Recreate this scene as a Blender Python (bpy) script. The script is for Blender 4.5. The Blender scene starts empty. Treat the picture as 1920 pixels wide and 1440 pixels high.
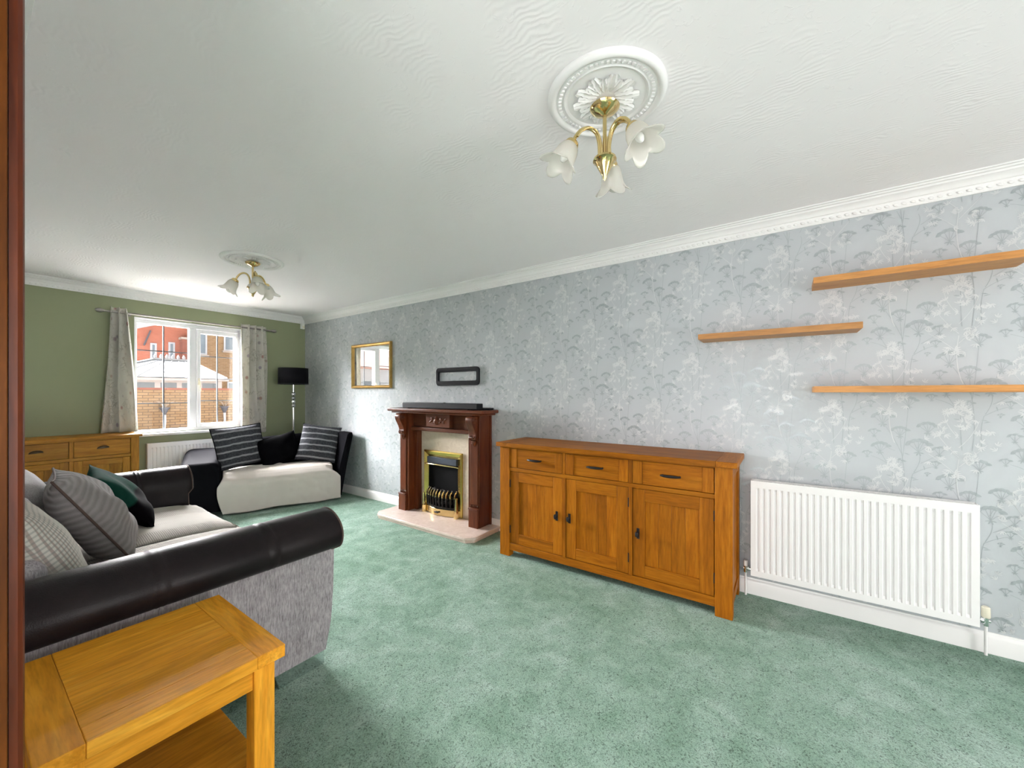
import bpy, bmesh, math, random
from mathutils import Vector, Matrix, noise

# ---------------------------------------------------------------- camera, world, lights
SC = bpy.context.scene
COL = SC.collection
PI = math.pi
XW, YF, YR, XL, ZC = 2.98, 5.78, -3.30, 0.04, 2.40      # right wall, far wall, rear wall, left wall, ceiling
EYE = 1.296

cam = bpy.data.cameras.new('camera')
cam.sensor_width = 36.0
cam.lens = 735.0 / 1920.0 * 36.0
cam.shift_y = 18.0 / 1920.0
cam.clip_start = 0.02
cam.clip_end = 200
co = bpy.data.objects.new('camera', cam)
COL.objects.link(co)
co.location = (0, 0, EYE)
co.rotation_euler = (PI / 2, 0, -math.radians(55.1))
SC.camera = co

W = bpy.data.worlds.new('overcast_sky')
SC.world = W
W.use_nodes = True
W.node_tree.nodes['Background'].inputs[0].default_value = (0.98, 0.965, 1.0, 1)
W.node_tree.nodes['Background'].inputs[1].default_value = 1.0


def area(name, loc, rot, sx, sy, power, col=(1, 1, 1)):
    l = bpy.data.lights.new(name, 'AREA')
    l.shape = 'RECTANGLE'
    l.size, l.size_y = sx, sy
    l.energy = power
    l.color = col
    o = bpy.data.objects.new(name, l)
    COL.objects.link(o)
    o.location = loc
    o.rotation_euler = rot
    return o


# daylight falling in through the patio doors behind the camera
area('patio_daylight', (1.05, YR - 0.22, 1.12), (PI / 2, 0, 0), 1.5, 1.95, 45, (1.0, 0.915, 0.92))
# veiled sun high over the garden, soft through thin cloud, slanting in at the far window
sl = bpy.data.lights.new('veiled_sun', 'SUN')
sl.energy = 122.0
sl.angle = math.radians(80)
sl.color = (1.0, 0.935, 0.955)
so = bpy.data.objects.new('veiled_sun', sl)
COL.objects.link(so)
so.location = (0, 9, 8)
so.rotation_euler = Vector((0.12, -1.0, -0.40)).to_track_quat('-Z', 'Y').to_euler()
# fill light added in the unseen hall behind the camera
area('hall_fill', (-1.52, 0.25, 1.15), (PI / 2, 0, -PI / 2), 1.5, 1.8, 18, (1.0, 0.915, 0.92))

vs = SC.view_settings
vs.view_transform = 'Standard'
vs.look = 'None'
vs.gamma = 1
vs.use_curve_mapping = False
vs.exposure = 1.22

# ---------------------------------------------------------------- materials
MATS = {}


class NT:
    def __init__(s, name):
        s.m = bpy.data.materials.new(name)
        s.m.use_nodes = True
        s.t = s.m.node_tree
        s.b = s.t.nodes['Principled BSDF']
        s.out = s.t.nodes['Material Output']
        MATS[name] = s.m
        s._c = None

    def n(s, typ, **kw):
        nd = s.t.nodes.new(typ)
        for k, v in kw.items():
            if k in nd.inputs.keys():
                nd.inputs[k].default_value = v
            else:
                setattr(nd, k, v)
        return nd

    def l(s, a, b):
        s.t.links.new(a, b)

    def coord(s, scale=(1, 1, 1), rot=(0, 0, 0)):
        if s._c is None:
            s._c = s.n('ShaderNodeTexCoord')
        mp = s.n('ShaderNodeMapping')
        mp.inputs['Scale'].default_value = scale
        mp.inputs['Rotation'].default_value = rot
        s.l(s._c.outputs['Object'], mp.inputs['Vector'])
        return mp.outputs['Vector']

    def noise(s, vec, scale, detail=3, rough=0.55, dist=0.0):
        nd = s.n('ShaderNodeTexNoise')
        nd.inputs['Scale'].default_value = scale
        nd.inputs['Detail'].default_value = detail
        nd.inputs['Roughness'].default_value = rough
        nd.inputs['Distortion'].default_value = dist
        s.l(vec, nd.inputs['Vector'])
        return nd.outputs['Fac']

    def ramp(s, fac, stops):
        nd = s.n('ShaderNodeValToRGB')
        cr = nd.color_ramp
        while len(cr.elements) < len(stops):
            cr.elements.new(0.5)
        for e, (p, c) in zip(cr.elements, stops):
            e.position = p
            e.color = (c[0], c[1], c[2], 1) if hasattr(c, '__len__') else (c, c, c, 1)
        s.l(fac, nd.inputs['Fac'])
        return nd.outputs['Color']

    def mix(s, fac, a, b, mode='MIX'):
        nd = s.n('ShaderNodeMix', data_type='RGBA', blend_type=mode)
        for sock, v in ((nd.inputs[0], fac), (nd.inputs[6], a), (nd.inputs[7], b)):
            if hasattr(v, 'is_linked'):
                s.l(v, sock)
            elif hasattr(v, '__len__'):
                sock.default_value = (v[0], v[1], v[2], 1)
            else:
                sock.default_value = v
        return nd.outputs[2]

    def math(s, op, a, b=0.0):
        nd = s.n('ShaderNodeMath', operation=op)
        for sock, v in ((nd.inputs[0], a), (nd.inputs[1], b)):
            if hasattr(v, 'is_linked'):
                s.l(v, sock)
            else:
                sock.default_value = v
        return nd.outputs[0]

    def bump(s, h, strength=0.3, dist=0.01):
        nd = s.n('ShaderNodeBump')
        nd.inputs['Strength'].default_value = strength
        nd.inputs['Distance'].default_value = dist
        s.l(h, nd.inputs['Height'])
        s.l(nd.outputs['Normal'], s.b.inputs['Normal'])

    def base(s, c, rough=0.5, metal=0.0, spec=0.5):
        if hasattr(c, 'is_linked'):
            s.l(c, s.b.inputs['Base Color'])
        else:
            s.b.inputs['Base Color'].default_value = (c[0], c[1], c[2], 1)
        s.b.inputs['Roughness'].default_value = rough
        s.b.inputs['Metallic'].default_value = metal
        s.b.inputs['Specular IOR Level'].default_value = spec
        return s


def plain(name, c, rough=0.5, metal=0.0, spec=0.5, var=0.04):
    t = NT(name)
    v = t.coord()
    f = t.noise(v, 9, 3)
    t.base(t.ramp(f, [(0.3, [x * (1 - var) for x in c]), (0.7, [min(1, x * (1 + var)) for x in c])]), rough, metal, spec)
    return t.m


def wood(name, dark, mid, light, axis='x', rough=0.38, gs=1.0, spec=0.5):
    t = NT(name)
    sc = {'x': (0.10, 1, 1), 'y': (1, 0.10, 1), 'z': (1, 1, 0.10)}[axis]
    v = t.coord([q * gs for q in sc])
    oi = t.n('ShaderNodeObjectInfo')
    add = t.n('ShaderNodeVectorMath', operation='ADD')
    t.l(v, add.inputs[0])
    sc2 = t.n('ShaderNodeVectorMath', operation='SCALE')
    sc2.inputs[0].default_value = (7.3, 5.1, 9.7)
    t.l(oi.outputs['Random'], sc2.inputs['Scale'])
    t.l(sc2.outputs[0], add.inputs[1])
    vv = add.outputs[0]
    a = t.noise(vv, 14, 4, 0.6, 1.2)
    b = t.noise(vv, 110, 3, 0.6, 0.2)
    col = t.ramp(a, [(0.25, dark), (0.5, mid), (0.75, light)])
    fine = t.ramp(b, [(0.3, 0.78), (0.62, 1.06)])
    col = t.mix(1.0, col, fine, 'MULTIPLY')
    rv = t.math('MULTIPLY_ADD', oi.outputs['Random'], 0.3)
    hs = t.n('ShaderNodeHueSaturation')
    rv.node.inputs[2].default_value = 0.85
    t.l(rv, hs.inputs['Value'])
    t.l(col, hs.inputs['Color'])
    t.base(hs.outputs['Color'], rough, 0, spec)
    t.bump(b, 0.08, 0.002)
    return t.m


for ax in 'xyz':
    wood('oak_' + ax, (0.50, 0.190, 0.012), (0.70, 0.300, 0.024), (0.82, 0.410, 0.050), ax, 0.5, 1.0, 0.08)
    wood('cherry_oak_' + ax, (0.200, 0.060, 0.003), (0.310, 0.100, 0.004), (0.395, 0.142, 0.008), ax, 0.45, 1.0, 0.12)
    wood('mahogany_' + ax, (0.060, 0.013, 0.004), (0.100, 0.024, 0.007), (0.145, 0.039, 0.012), ax, 0.34, 1.0, 0.32)
    wood('door_mahogany_' + ax, (0.06, 0.0105, 0.003), (0.115, 0.021, 0.005), (0.165, 0.036, 0.009), ax, 0.34, 1.0, 0.25)
    wood('shelf_oak_' + ax, (0.42, 0.175, 0.040), (0.52, 0.235, 0.060), (0.60, 0.29, 0.085), ax, 0.45)
for ax in 'xyz':
    wood('honey_oak_' + ax, (0.25, 0.098, 0.008), (0.36, 0.152, 0.013), (0.44, 0.205, 0.024), ax, 0.45, 1.0, 0.22)
wood('jamb_timber', (0.05, 0.014, 0.003), (0.092, 0.027, 0.004), (0.135, 0.043, 0.008), 'z', 0.4, 1.0, 0.1)

plain('white_gloss', (0.82, 0.82, 0.81), 0.28, var=0.01)
plain('plaster_white', (0.83, 0.83, 0.825), 0.7, var=0.01)
plain('radiator_white', (0.86, 0.86, 0.855), 0.3, var=0.01)
plain('upvc', (0.86, 0.87, 0.88), 0.25, var=0.01)
plain('lead_bar', (0.11, 0.125, 0.14), 0.4, var=0.03)
plain('black_plastic', (0.010, 0.011, 0.014), 0.5, 0, 0.18)
plain('black_satin', (0.007, 0.008, 0.010), 0.5, 0, 0.18)
plain('iron', (0.022, 0.020, 0.020), 0.45, 0.6)
plain('steel', (0.55, 0.55, 0.56), 0.25, 1.0, var=0.02)
plain('dark_steel', (0.30, 0.28, 0.26), 0.35, 0.9, var=0.05)
plain('chrome', (0.80, 0.82, 0.83), 0.06, 1.0, var=0.01)
plain('foot_chrome', (0.70, 0.74, 0.74), 0.10, 1.0, var=0.01)
plain('brass', (0.74, 0.58, 0.28), 0.14, 1.0, var=0.03)
plain('dark_brass', (0.62, 0.46, 0.13), 0.22, 1.0, var=0.06)
plain('gold_frame', (0.52, 0.33, 0.10), 0.35, 0.75, var=0.2)
plain('cream_plastic', (0.78, 0.74, 0.60), 0.4)
plain('cup_bronze', (0.10, 0.075, 0.05), 0.4, 0.8)
plain('fire_void', (0.004, 0.004, 0.0045), 0.7, 0, 0.06)
plain('coal', (0.020, 0.019, 0.020), 0.85, var=0.5)
plain('grey_canopy', (0.055, 0.065, 0.09), 0.35, 0.3)
plain('sensor_white', (0.85, 0.85, 0.80), 0.4)
plain('lamp_shade_black', (0.004, 0.004, 0.006), 0.8, 0, 0.15)
plain('exterior_white', (0.26, 0.27, 0.285), 0.5)
plain('concrete_sill', (0.25, 0.21, 0.18), 0.8)
plain('dark_window_glass', (0.10, 0.125, 0.145), 0.12)
plain('terracotta', (0.15, 0.05, 0.032), 0.8, var=0.12)
plain('roof_tile', (0.17, 0.095, 0.075), 0.9, var=0.2)
plain('slate_grey', (0.05, 0.05, 0.06), 0.6)
plain('bulb_glass', (0.80, 0.80, 0.78), 0.08)
plain('bulb_cap', (0.30, 0.12, 0.06), 0.35, 0.7)
plain('hem_brown', (0.085, 0.055, 0.045), 0.8)

# mirror
t = NT('mirror_glass'); t.base((0.88, 0.90, 0.90), 0.015, 1.0)

# window glass: clear, with a faint mirror reflection
t = NT('window_glass')
tr = t.n('ShaderNodeBsdfTransparent'); tr.inputs[0].default_value = (0.96, 0.98, 0.975, 1)
gl = t.n('ShaderNodeBsdfGlossy'); gl.inputs['Roughness'].default_value = 0.02
fr = t.n('ShaderNodeLayerWeight')
ff = t.math('MULTIPLY_ADD', t.math('POWER', fr.outputs['Facing'], 4.0), 0.5)
ff.node.inputs[2].default_value = 0.03
mx = t.n('ShaderNodeMixShader')
t.l(ff, mx.inputs[0]); t.l(tr.outputs[0], mx.inputs[1]); t.l(gl.outputs[0], mx.inputs[2])
t.l(mx.outputs[0], t.out.inputs[0])

# frosted glass of the lamp shades
t = NT('frosted_glass')
d = t.n('ShaderNodeBsdfDiffuse'); d.inputs[0].default_value = (0.86, 0.85, 0.80, 1)
tl = t.n('ShaderNodeBsdfTranslucent'); tl.inputs[0].default_value = (0.90, 0.89, 0.85, 1)
tp = t.n('ShaderNodeBsdfTransparent'); tp.inputs[0].default_value = (0.96, 0.96, 0.94, 1)
gs = t.n('ShaderNodeBsdfGlossy'); gs.inputs['Roughness'].default_value = 0.25
m1 = t.n('ShaderNodeMixShader'); m1.inputs[0].default_value = 0.45
m2 = t.n('ShaderNodeMixShader'); m2.inputs[0].default_value = 0.38
m3 = t.n('ShaderNodeMixShader'); m3.inputs[0].default_value = 0.06
t.l(d.outputs[0], m1.inputs[1]); t.l(tl.outputs[0], m1.inputs[2])
t.l(m1.outputs[0], m2.inputs[1]); t.l(tp.outputs[0], m2.inputs[2])
t.l(m2.outputs[0], m3.inputs[1]); t.l(gs.outputs[0], m3.inputs[2])
t.l(m3.outputs[0], t.out.inputs[0])

# carpet
t = NT('green_carpet')
v = t.coord()
big = t.noise(v, 1.3, 3, 0.5, 0.4)
med = t.noise(v, 7, 4, 0.6, 0.6)
fin = t.noise(v, 72, 2, 0.5, 2.6)
hair = t.noise(v, 260, 2, 0.6, 0.6)
f = t.math('ADD', t.math('MULTIPLY', big, 0.40), t.math('MULTIPLY', med, 0.60))
c1 = t.ramp(f, [(0.33, (0.185, 0.305, 0.228)), (0.52, (0.275, 0.405, 0.330)), (0.68, (0.385, 0.510, 0.445))])
c2 = t.ramp(fin, [(0.30, 0.38), (0.46, 0.95), (0.66, 1.22)])
c3 = t.ramp(hair, [(0.3, 0.86), (0.7, 1.08)])
t.base(t.mix(1.0, t.mix(1.0, c1, c2, 'MULTIPLY'), c3, 'MULTIPLY'), 0.95, 0, 0.1)
t.bump(t.math('ADD', fin, t.math('MULTIPLY', hair, 0.3)), 0.8, 0.010)

# artex ceiling: comb swirls in patches
t = NT('artex_ceiling')
v = t.coord()
wv = t.n('ShaderNodeTexWave')
wv.inputs['Scale'].default_value = 15; wv.inputs['Distortion'].default_value = 16
wv.inputs['Detail'].default_value = 2.0; wv.inputs['Detail Scale'].default_value = 0.55
t.l(v, wv.inputs['Vector'])
msk = t.ramp(t.noise(v, 4.2, 3, 0.6), [(0.50, 0.0), (0.60, 1.0)])
fl_ = t.ramp(t.noise(v, 26, 3, 0.6, 1.5), [(0.60, 0.0), (0.68, 1.0)])
h = t.math('ADD', t.math('MULTIPLY', wv.outputs['Fac'], msk), t.math('MULTIPLY', fl_, 0.5))
t.base((0.91, 0.885, 0.90), 0.8, 0, 0.25)
t.bump(h, 0.14, 0.010)

# painted walls
t = NT('sage_paint')
v = t.coord()
t.base(t.ramp(t.noise(v, 1.5, 2), [(0.3, (0.262, 0.292, 0.172)), (0.7, (0.272, 0.302, 0.180))]), 0.6, 0, 0.35)
t.bump(t.noise(v, 160, 2), 0.05, 0.003)

t = NT('silver_wallpaper')
v = t.coord()
t.base(t.ramp(t.noise(v, 1.2, 2), [(0.3, (0.455, 0.490, 0.508)), (0.7, (0.475, 0.510, 0.528))]), 0.58, 0.10, 0.4)
t.bump(t.noise(v, 220, 2), 0.04, 0.002)
t = NT('grey_print')
v = t.coord()
t.base(t.ramp(t.noise(v, 60, 3), [(0.3, (0.330, 0.368, 0.382)), (0.7, (0.392, 0.430, 0.445))]), 0.40, 0.35, 0.5)
t = NT('pearl_print')
v = t.coord()
t.base(t.ramp(t.noise(v, 30, 3), [(0.3, (0.55, 0.575, 0.58)), (0.7, (0.60, 0.62, 0.62))]), 0.42, 0.2, 0.4)
t = NT('hall_paint'); t.base((0.82, 0.81, 0.79), 0.7)

# leather
t = NT('brown_leather')
v = t.coord()
vo = t.n('ShaderNodeTexVoronoi'); vo.inputs['Scale'].default_value = 260; t.l(v, vo.inputs['Vector'])
nn = t.noise(v, 7, 4, 0.6)
t.base(t.ramp(nn, [(0.3, (0.009, 0.0066, 0.0074)), (0.7, (0.017, 0.0125, 0.0135))]), 0.40, 0, 0.18)
hh = t.math('ADD', t.math('MULTIPLY', vo.outputs['Distance'], 0.4), t.math('MULTIPLY', nn, 1.6))
t.bump(hh, 0.12, 0.006)
t = NT('grey_leather')
v = t.coord()
nn = t.noise(v, 6, 4, 0.6)
t.base(t.ramp(nn, [(0.3, (0.0055, 0.0055, 0.007)), (0.7, (0.0085, 0.0085, 0.0105))]), 0.75, 0, 0.01)
t.bump(nn, 0.12, 0.01)

# chenille fabric
def chenille(name, lo, hi, sc=(1, 1, 0.16)):
    t = NT(name)
    v = t.coord(sc)
    a = t.noise(v, 190, 3, 0.7, 0.4)
    v2 = t.coord()
    b = t.noise(v2, 16, 4, 0.7)
    f = t.math('ADD', t.math('MULTIPLY', a, 0.7), t.math('MULTIPLY', b, 0.3))
    t.base(t.ramp(f, [(0.36, lo), (0.62, hi)]), 0.95, 0, 0.2)
    t.b.inputs['Sheen Weight'].default_value = 0.3
    t.bump(a, 0.5, 0.004)
    return t.m
chenille('chenille_grey', (0.20, 0.185, 0.195), (0.475, 0.445, 0.47))
chenille('chenille_dark', (0.075, 0.068, 0.066), (0.20, 0.185, 0.185), (1, 1, 1))
chenille('cushion_back_grey', (0.26, 0.25, 0.255), (0.40, 0.385, 0.39), (1, 1, 1))

# throws
def throw_mat(name, c, ribs=True):
    t = NT(name)
    v = t.coord()
    w = t.n('ShaderNodeTexWave'); w.bands_direction = 'Y'
    w.inputs['Scale'].default_value = 34; w.inputs['Distortion'].default_value = 0.6
    t.l(v, w.inputs['Vector'])
    m = t.ramp(t.noise(t.coord((1.6, 0.1, 0.1)), 2.2, 1), [(0.47, 0.0), (0.50, 1.0)])
    nz = t.noise(v, 240, 2)
    col = t.ramp(t.noise(v, 5, 3), [(0.3, [q * 0.94 for q in c]), (0.7, c)])
    if ribs:
        r = t.math('MULTIPLY', w.outputs['Fac'], m)
        col = t.mix(t.math('MULTIPLY', r, 0.28), col, [q * 0.55 for q in c])
        t.bump(t.math('ADD', r, t.math('MULTIPLY', nz, 0.3)), 0.5, 0.004)
    else:
        t.bump(nz, 0.25, 0.003)
    t.base(col, 0.9, 0, 0.2)
    return t.m
throw_mat('cream_throw', (0.46, 0.435, 0.39))
throw_mat('beige_throw', (0.62, 0.575, 0.53), False)

# striped cushions (stripes across local z)
t = NT('striped_plush')
v = t.coord()
sep = t.n('ShaderNodeSeparateXYZ'); t.l(v, sep.inputs[0])
wob = t.math('MULTIPLY', t.noise(v, 9, 2), 0.028)
zz = t.math('ADD', sep.outputs['Z'], wob)
fr_ = t.math('FRACT', t.math('MULTIPLY', zz, 13.5))
st = t.ramp(fr_, [(0.0, 0.0), (0.62, 0.0), (0.76, 1.0), (0.86, 1.0), (0.98, 0.0)])
nz = t.noise(v, 60, 3)
col = t.mix(t.math('MULTIPLY', st, 0.85), t.ramp(nz, [(0.3, (0.022, 0.024, 0.030)), (0.7, (0.055, 0.058, 0.066))]), (0.29, 0.29, 0.31))
t.base(col, 0.9, 0, 0.2)
t.bump(nz, 0.4, 0.004)

# ribbed grey cushion front (folded bands)
t = NT('pleated_grey')
v = t.coord((1, 1, 1), (0, 0.35, 0))
w = t.n('ShaderNodeTexWave'); w.bands_direction = 'Z'; w.inputs['Scale'].default_value = 11
w.inputs['Distortion'].default_value = 2.5; w.inputs['Detail'].default_value = 2
t.l(v, w.inputs['Vector'])
t.base(t.ramp(w.outputs['Fac'], [(0.1, (0.225, 0.21, 0.21)), (0.9, (0.275, 0.258, 0.256))]), 0.9, 0, 0.2)
t.bump(w.outputs['Fac'], 0.5, 0.008)

# green velvet fading to black at the bottom band
t = NT('green_black_velvet')
v = t.coord()
sep = t.n('ShaderNodeSeparateXYZ'); t.l(v, sep.inputs[0])
k = t.ramp(t.math('ADD', sep.outputs['Z'], t.math('MULTIPLY', t.noise(v, 6, 2), 0.06)), [(0.215, 0.0), (0.235, 1.0)])
g = t.ramp(t.noise(v, 11, 3), [(0.3, (0.003, 0.024, 0.017)), (0.7, (0.008, 0.048, 0.034))])
t.base(t.mix(k, (0.0025, 0.002, 0.003), g), 0.9, 0, 0.04)
t = NT('black_velvet'); t.base((0.0022, 0.0022, 0.003), 0.9, 0, 0.05)

# checked cushion
t = NT('check_fabric')
v = t.coord()
def lines(axis, freq, ofs):
    s2 = t.n('ShaderNodeSeparateXYZ'); t.l(v, s2.inputs[0])
    f = t.math('FRACT', t.math('MULTIPLY_ADD', s2.outputs[axis], freq))
    f.node.inputs[0].links[0].from_node.inputs[2].default_value = ofs
    return t.ramp(f, [(0.0, 0.0), (0.5, 0.0), (0.6, 1.0), (0.9, 1.0), (1.0, 0.0)])
a = lines('X', 62, 0.1); b = lines('Z', 62, 0.3)
patch = t.ramp(t.noise(v, 4.5, 1), [(0.42, 0.15), (0.52, 1.0)])
c = t.mix(t.math('MULTIPLY', t.math('MULTIPLY', a, patch), 0.55), (0.56, 0.55, 0.50), (0.22, 0.13, 0.11))
c = t.mix(t.math('MULTIPLY', t.math('MULTIPLY', b, patch), 0.45), c, (0.20, 0.22, 0.21))
t.base(c, 0.9, 0, 0.2)

# floral curtain
t = NT('floral_linen')
v = t.coord()
v3 = t.coord((1, 1, 0.75))
cream = t.ramp(t.noise(v, 4, 3), [(0.3, (0.64, 0.625, 0.56)), (0.7, (0.73, 0.715, 0.655))])
tw = t.n('ShaderNodeTexVoronoi'); tw.feature = 'DISTANCE_TO_EDGE'; tw.inputs['Scale'].default_value = 30
nv = t.n('ShaderNodeTexNoise'); nv.inputs['Scale'].default_value = 9; t.l(v3, nv.inputs['Vector'])
mv = t.n('ShaderNodeMix', data_type='VECTOR'); mv.inputs[0].default_value = 0.12
t.l(v3, mv.inputs[4]); t.l(nv.outputs['Color'], mv.inputs[5]); t.l(mv.outputs[1], tw.inputs['Vector'])
twig = t.math('MULTIPLY', t.ramp(tw.outputs['Distance'], [(0.0, 1.0), (0.045, 0.8), (0.09, 0.0)]), t.ramp(t.noise(v, 7, 2), [(0.48, 0.0), (0.58, 1.0)]))
c = t.mix(t.math('MULTIPLY', twig, 0.5), cream, (0.27, 0.26, 0.20))
fv = t.n('ShaderNodeTexVoronoi'); fv.inputs['Scale'].default_value = 8.5; t.l(v, fv.inputs['Vector'])
dot = t.ramp(fv.outputs['Distance'], [(0.13, 1.0), (0.24, 0.0)])
fcol = t.ramp(t.math('FRACT', t.math('MULTIPLY', fv.outputs['Color'], 3.0)), [(0.0, (0.36, 0.12, 0.13)), (0.45, (0.42, 0.28, 0.20)), (0.75, (0.30, 0.24, 0.34)), (1.0, (0.40, 0.36, 0.24))])
c = t.mix(t.math('MULTIPLY', dot, 0.75), c, fcol)
t.base(c, 0.9, 0, 0.15)
tl = t.n('ShaderNodeBsdfTranslucent'); t.l(c, tl.inputs[0])
ms = t.n('ShaderNodeMixShader'); ms.inputs[0].default_value = 0.25
t.l(t.b.outputs[0], ms.inputs[1]); t.l(tl.outputs[0], ms.inputs[2]); t.l(ms.outputs[0], t.out.inputs[0])

# cream marble
t = NT('cream_marble')
v = t.coord()
n1 = t.noise(v, 5, 6, 0.65, 1.5)
t.base(t.ramp(n1, [(0.3, (0.60, 0.50, 0.385)), (0.48, (0.70, 0.605, 0.49)), (0.53, (0.63, 0.53, 0.42)), (0.75, (0.72, 0.635, 0.53))]), 0.14, 0, 0.5)
t = NT('pink_marble')
v = t.coord()
n1 = t.noise(v, 14, 6, 0.65, 0.8)
t.base(t.ramp(n1, [(0.3, (0.58, 0.47, 0.405)), (0.7, (0.70, 0.59, 0.52))]), 0.10, 0, 0.5)

# bricks outside
def brick(name, a, b, mortar, scale=1.0):
    t = NT(name)
    tc = t.n('ShaderNodeTexCoord')
    sp = t.n('ShaderNodeSeparateXYZ'); t.l(tc.outputs['Object'], sp.inputs[0])
    cb = t.n('ShaderNodeCombineXYZ')
    t.l(t.math('ADD', sp.outputs['X'], sp.outputs['Y']), cb.inputs[0]); t.l(sp.outputs['Z'], cb.inputs[1])
    br = t.n('ShaderNodeTexBrick')
    br.inputs['Scale'].default_value = 1.0
    br.inputs['Brick Width'].default_value = 0.225 * scale; br.inputs['Row Height'].default_value = 0.075 * scale
    br.inputs['Mortar Size'].default_value = 0.009 * scale
    br.inputs['Color1'].default_value = (*a, 1); br.inputs['Color2'].default_value = (*b, 1)
    br.inputs['Mortar'].default_value = (*mortar, 1)
    t.l(cb.outputs[0], br.inputs['Vector'])
    t.base(br.outputs['Color'], 0.9, 0, 0.1)
    inv = t.math('SUBTRACT', 1.0, br.outputs['Fac'])
    t.bump(inv, 0.5, 0.02)
    return t.m
brick('buff_brick', (0.205, 0.135, 0.078), (0.165, 0.105, 0.058), (0.095, 0.065, 0.045))
brick('red_brick', (0.27, 0.095, 0.062), (0.235, 0.080, 0.052), (0.25, 0.115, 0.08))
brick('brown_brick', (0.185, 0.118, 0.062), (0.15, 0.092, 0.046), (0.20, 0.152, 0.104))
t = NT('patio_slab')
t.base(t.ramp(t.noise(t.coord(), 2, 3), [(0.3, (0.46, 0.44, 0.43)), (0.7, (0.52, 0.50, 0.49))]), 0.9)

M = MATS

# ---------------------------------------------------------------- mesh helpers
class MB:
    def __init__(s):
        s.v = []; s.f = []

    def add(s, vs_, fs_):
        k = len(s.v)
        s.v += [tuple(q) for q in vs_]
        s.f += [[i + k for i in f] for f in fs_]
        return s

    def box(s, x0, x1, y0, y1, z0, z1):
        vs_ = [(x, y, z) for z in (z0, z1) for y in (y0, y1) for x in (x0, x1)]
        return s.add(vs_, [(0, 2, 3, 1), (4, 5, 7, 6), (0, 1, 5, 4), (2, 6, 7, 3), (0, 4, 6, 2), (1, 3, 7, 5)])

    def prism(s, poly, a, b, plane='xy'):
        """closed polygon extruded; plane gives the polygon's axes, extrusion along the third"""
        def P(p, h):
            return {'xy': (p[0], p[1], h), 'xz': (p[0], h, p[1]), 'yz': (h, p[0], p[1])}[plane]
        n = len(poly)
        vs_ = [P(p, a) for p in poly] + [P(p, b) for p in poly]
        fs_ = [tuple(range(n))[::-1], tuple(range(n, 2 * n))] + [(i, (i + 1) % n, (i + 1) % n + n, i + n) for i in range(n)]
        return s.add(vs_, fs_)

    def rings(s, rs, caps=True, closed=True):
        """rs: list of equal-length point loops"""
        n = len(rs[0])
        vs_ = [p for r in rs for p in r]
        fs_ = []
        m = n if closed else n - 1
        for i in range(len(rs) - 1):
            for j in range(m):
                fs_.append((i * n + j, i * n + (j + 1) % n, (i + 1) * n + (j + 1) % n, (i + 1) * n + j))
        if caps and closed:
            fs_.append(tuple(range(n))[::-1])
            fs_.append(tuple(range((len(rs) - 1) * n, len(rs) * n)))
        return s.add(vs_, fs_)

    def tube(s, pts, r, n=10, caps=True):
        pts = [Vector(p) for p in pts]
        rs = r if hasattr(r, '__len__') else [r] * len(pts)
        out = []
        up = None
        for i, p in enumerate(pts):
            d = (pts[min(i + 1, len(pts) - 1)] - pts[max(i - 1, 0)]).normalized()
            if up is None:
                up = Vector((0, 0, 1)) if abs(d.z) < 0.9 else Vector((1, 0, 0))
            a = d.cross(up).normalized()
            b = a.cross(d).normalized()
            up = b
            out.append([p + (a * math.cos(2 * PI * k / n) + b * math.sin(2 * PI * k / n)) * rs[i] for k in range(n)])
        return s.rings(out, caps)

    def lathe(s, prof, n=32, c=(0, 0, 0), caps=False, mod=None):
        rs = []
        for i, (r, z) in enumerate(prof):
            ring = []
            for k in range(n):
                a = 2 * PI * k / n
                rr, zz = (r, z) if mod is None else mod(r, z, a, i)
                ring.append((c[0] + rr * math.cos(a), c[1] + rr * math.sin(a), c[2] + zz))
            rs.append(ring)
        return s.rings(rs, caps)

    def grid(s, nu, nv, fn):
        vs_ = [fn(i / nu, j / nv) for j in range(nv + 1) for i in range(nu + 1)]
        fs_ = [(j * (nu + 1) + i, j * (nu + 1) + i + 1, (j + 1) * (nu + 1) + i + 1, (j + 1) * (nu + 1) + i) for j in range(nv) for i in range(nu)]
        return s.add(vs_, fs_)

    def xf(s, mat):
        s.v = [tuple(mat @ Vector(p)) for p in s.v]
        return s

    def build(s, name, mat, parent=None, bevel=0.0, smooth=False, solid=0.0, seg=2, weld=False, subs=0):
        me = bpy.data.meshes.new(name)
        me.from_pydata(s.v, [], s.f)
        bm = bmesh.new()
        bm.from_mesh(me)
        if weld:
            bmesh.ops.remove_doubles(bm, verts=bm.verts, dist=1e-5)
        bmesh.ops.recalc_face_normals(bm, faces=bm.faces)
        bm.to_mesh(me)
        bm.free()
        me.materials.append(M[mat])
        if smooth or bevel:
            me.polygons.foreach_set('use_smooth', [True] * len(me.polygons))
            me.set_sharp_from_angle(angle=math.radians(smooth if smooth and smooth is not True else 40))
        o = bpy.data.objects.new(name, me)
        COL.objects.link(o)
        if parent is not None:
            o.parent = parent
        if solid:
            md = o.modifiers.new('thickness', 'SOLIDIFY'); md.thickness = solid; md.offset = 0
        if bevel:
            md = o.modifiers.new('edge', 'BEVEL'); md.width = bevel; md.segments = seg; md.limit_method = 'ANGLE'
            md.angle_limit = math.radians(35)
        if subs:
            md = o.modifiers.new('subdiv', 'SUBSURF'); md.levels = subs; md.render_levels = subs
        return o


def bx(*a):
    return MB().box(*a)


def tag(o, label=None, cat=None, group=None, kind=None):
    if label: o['label'] = label
    if cat: o['category'] = cat
    if group: o['group'] = group
    if kind: o['kind'] = kind
    return o


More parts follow.
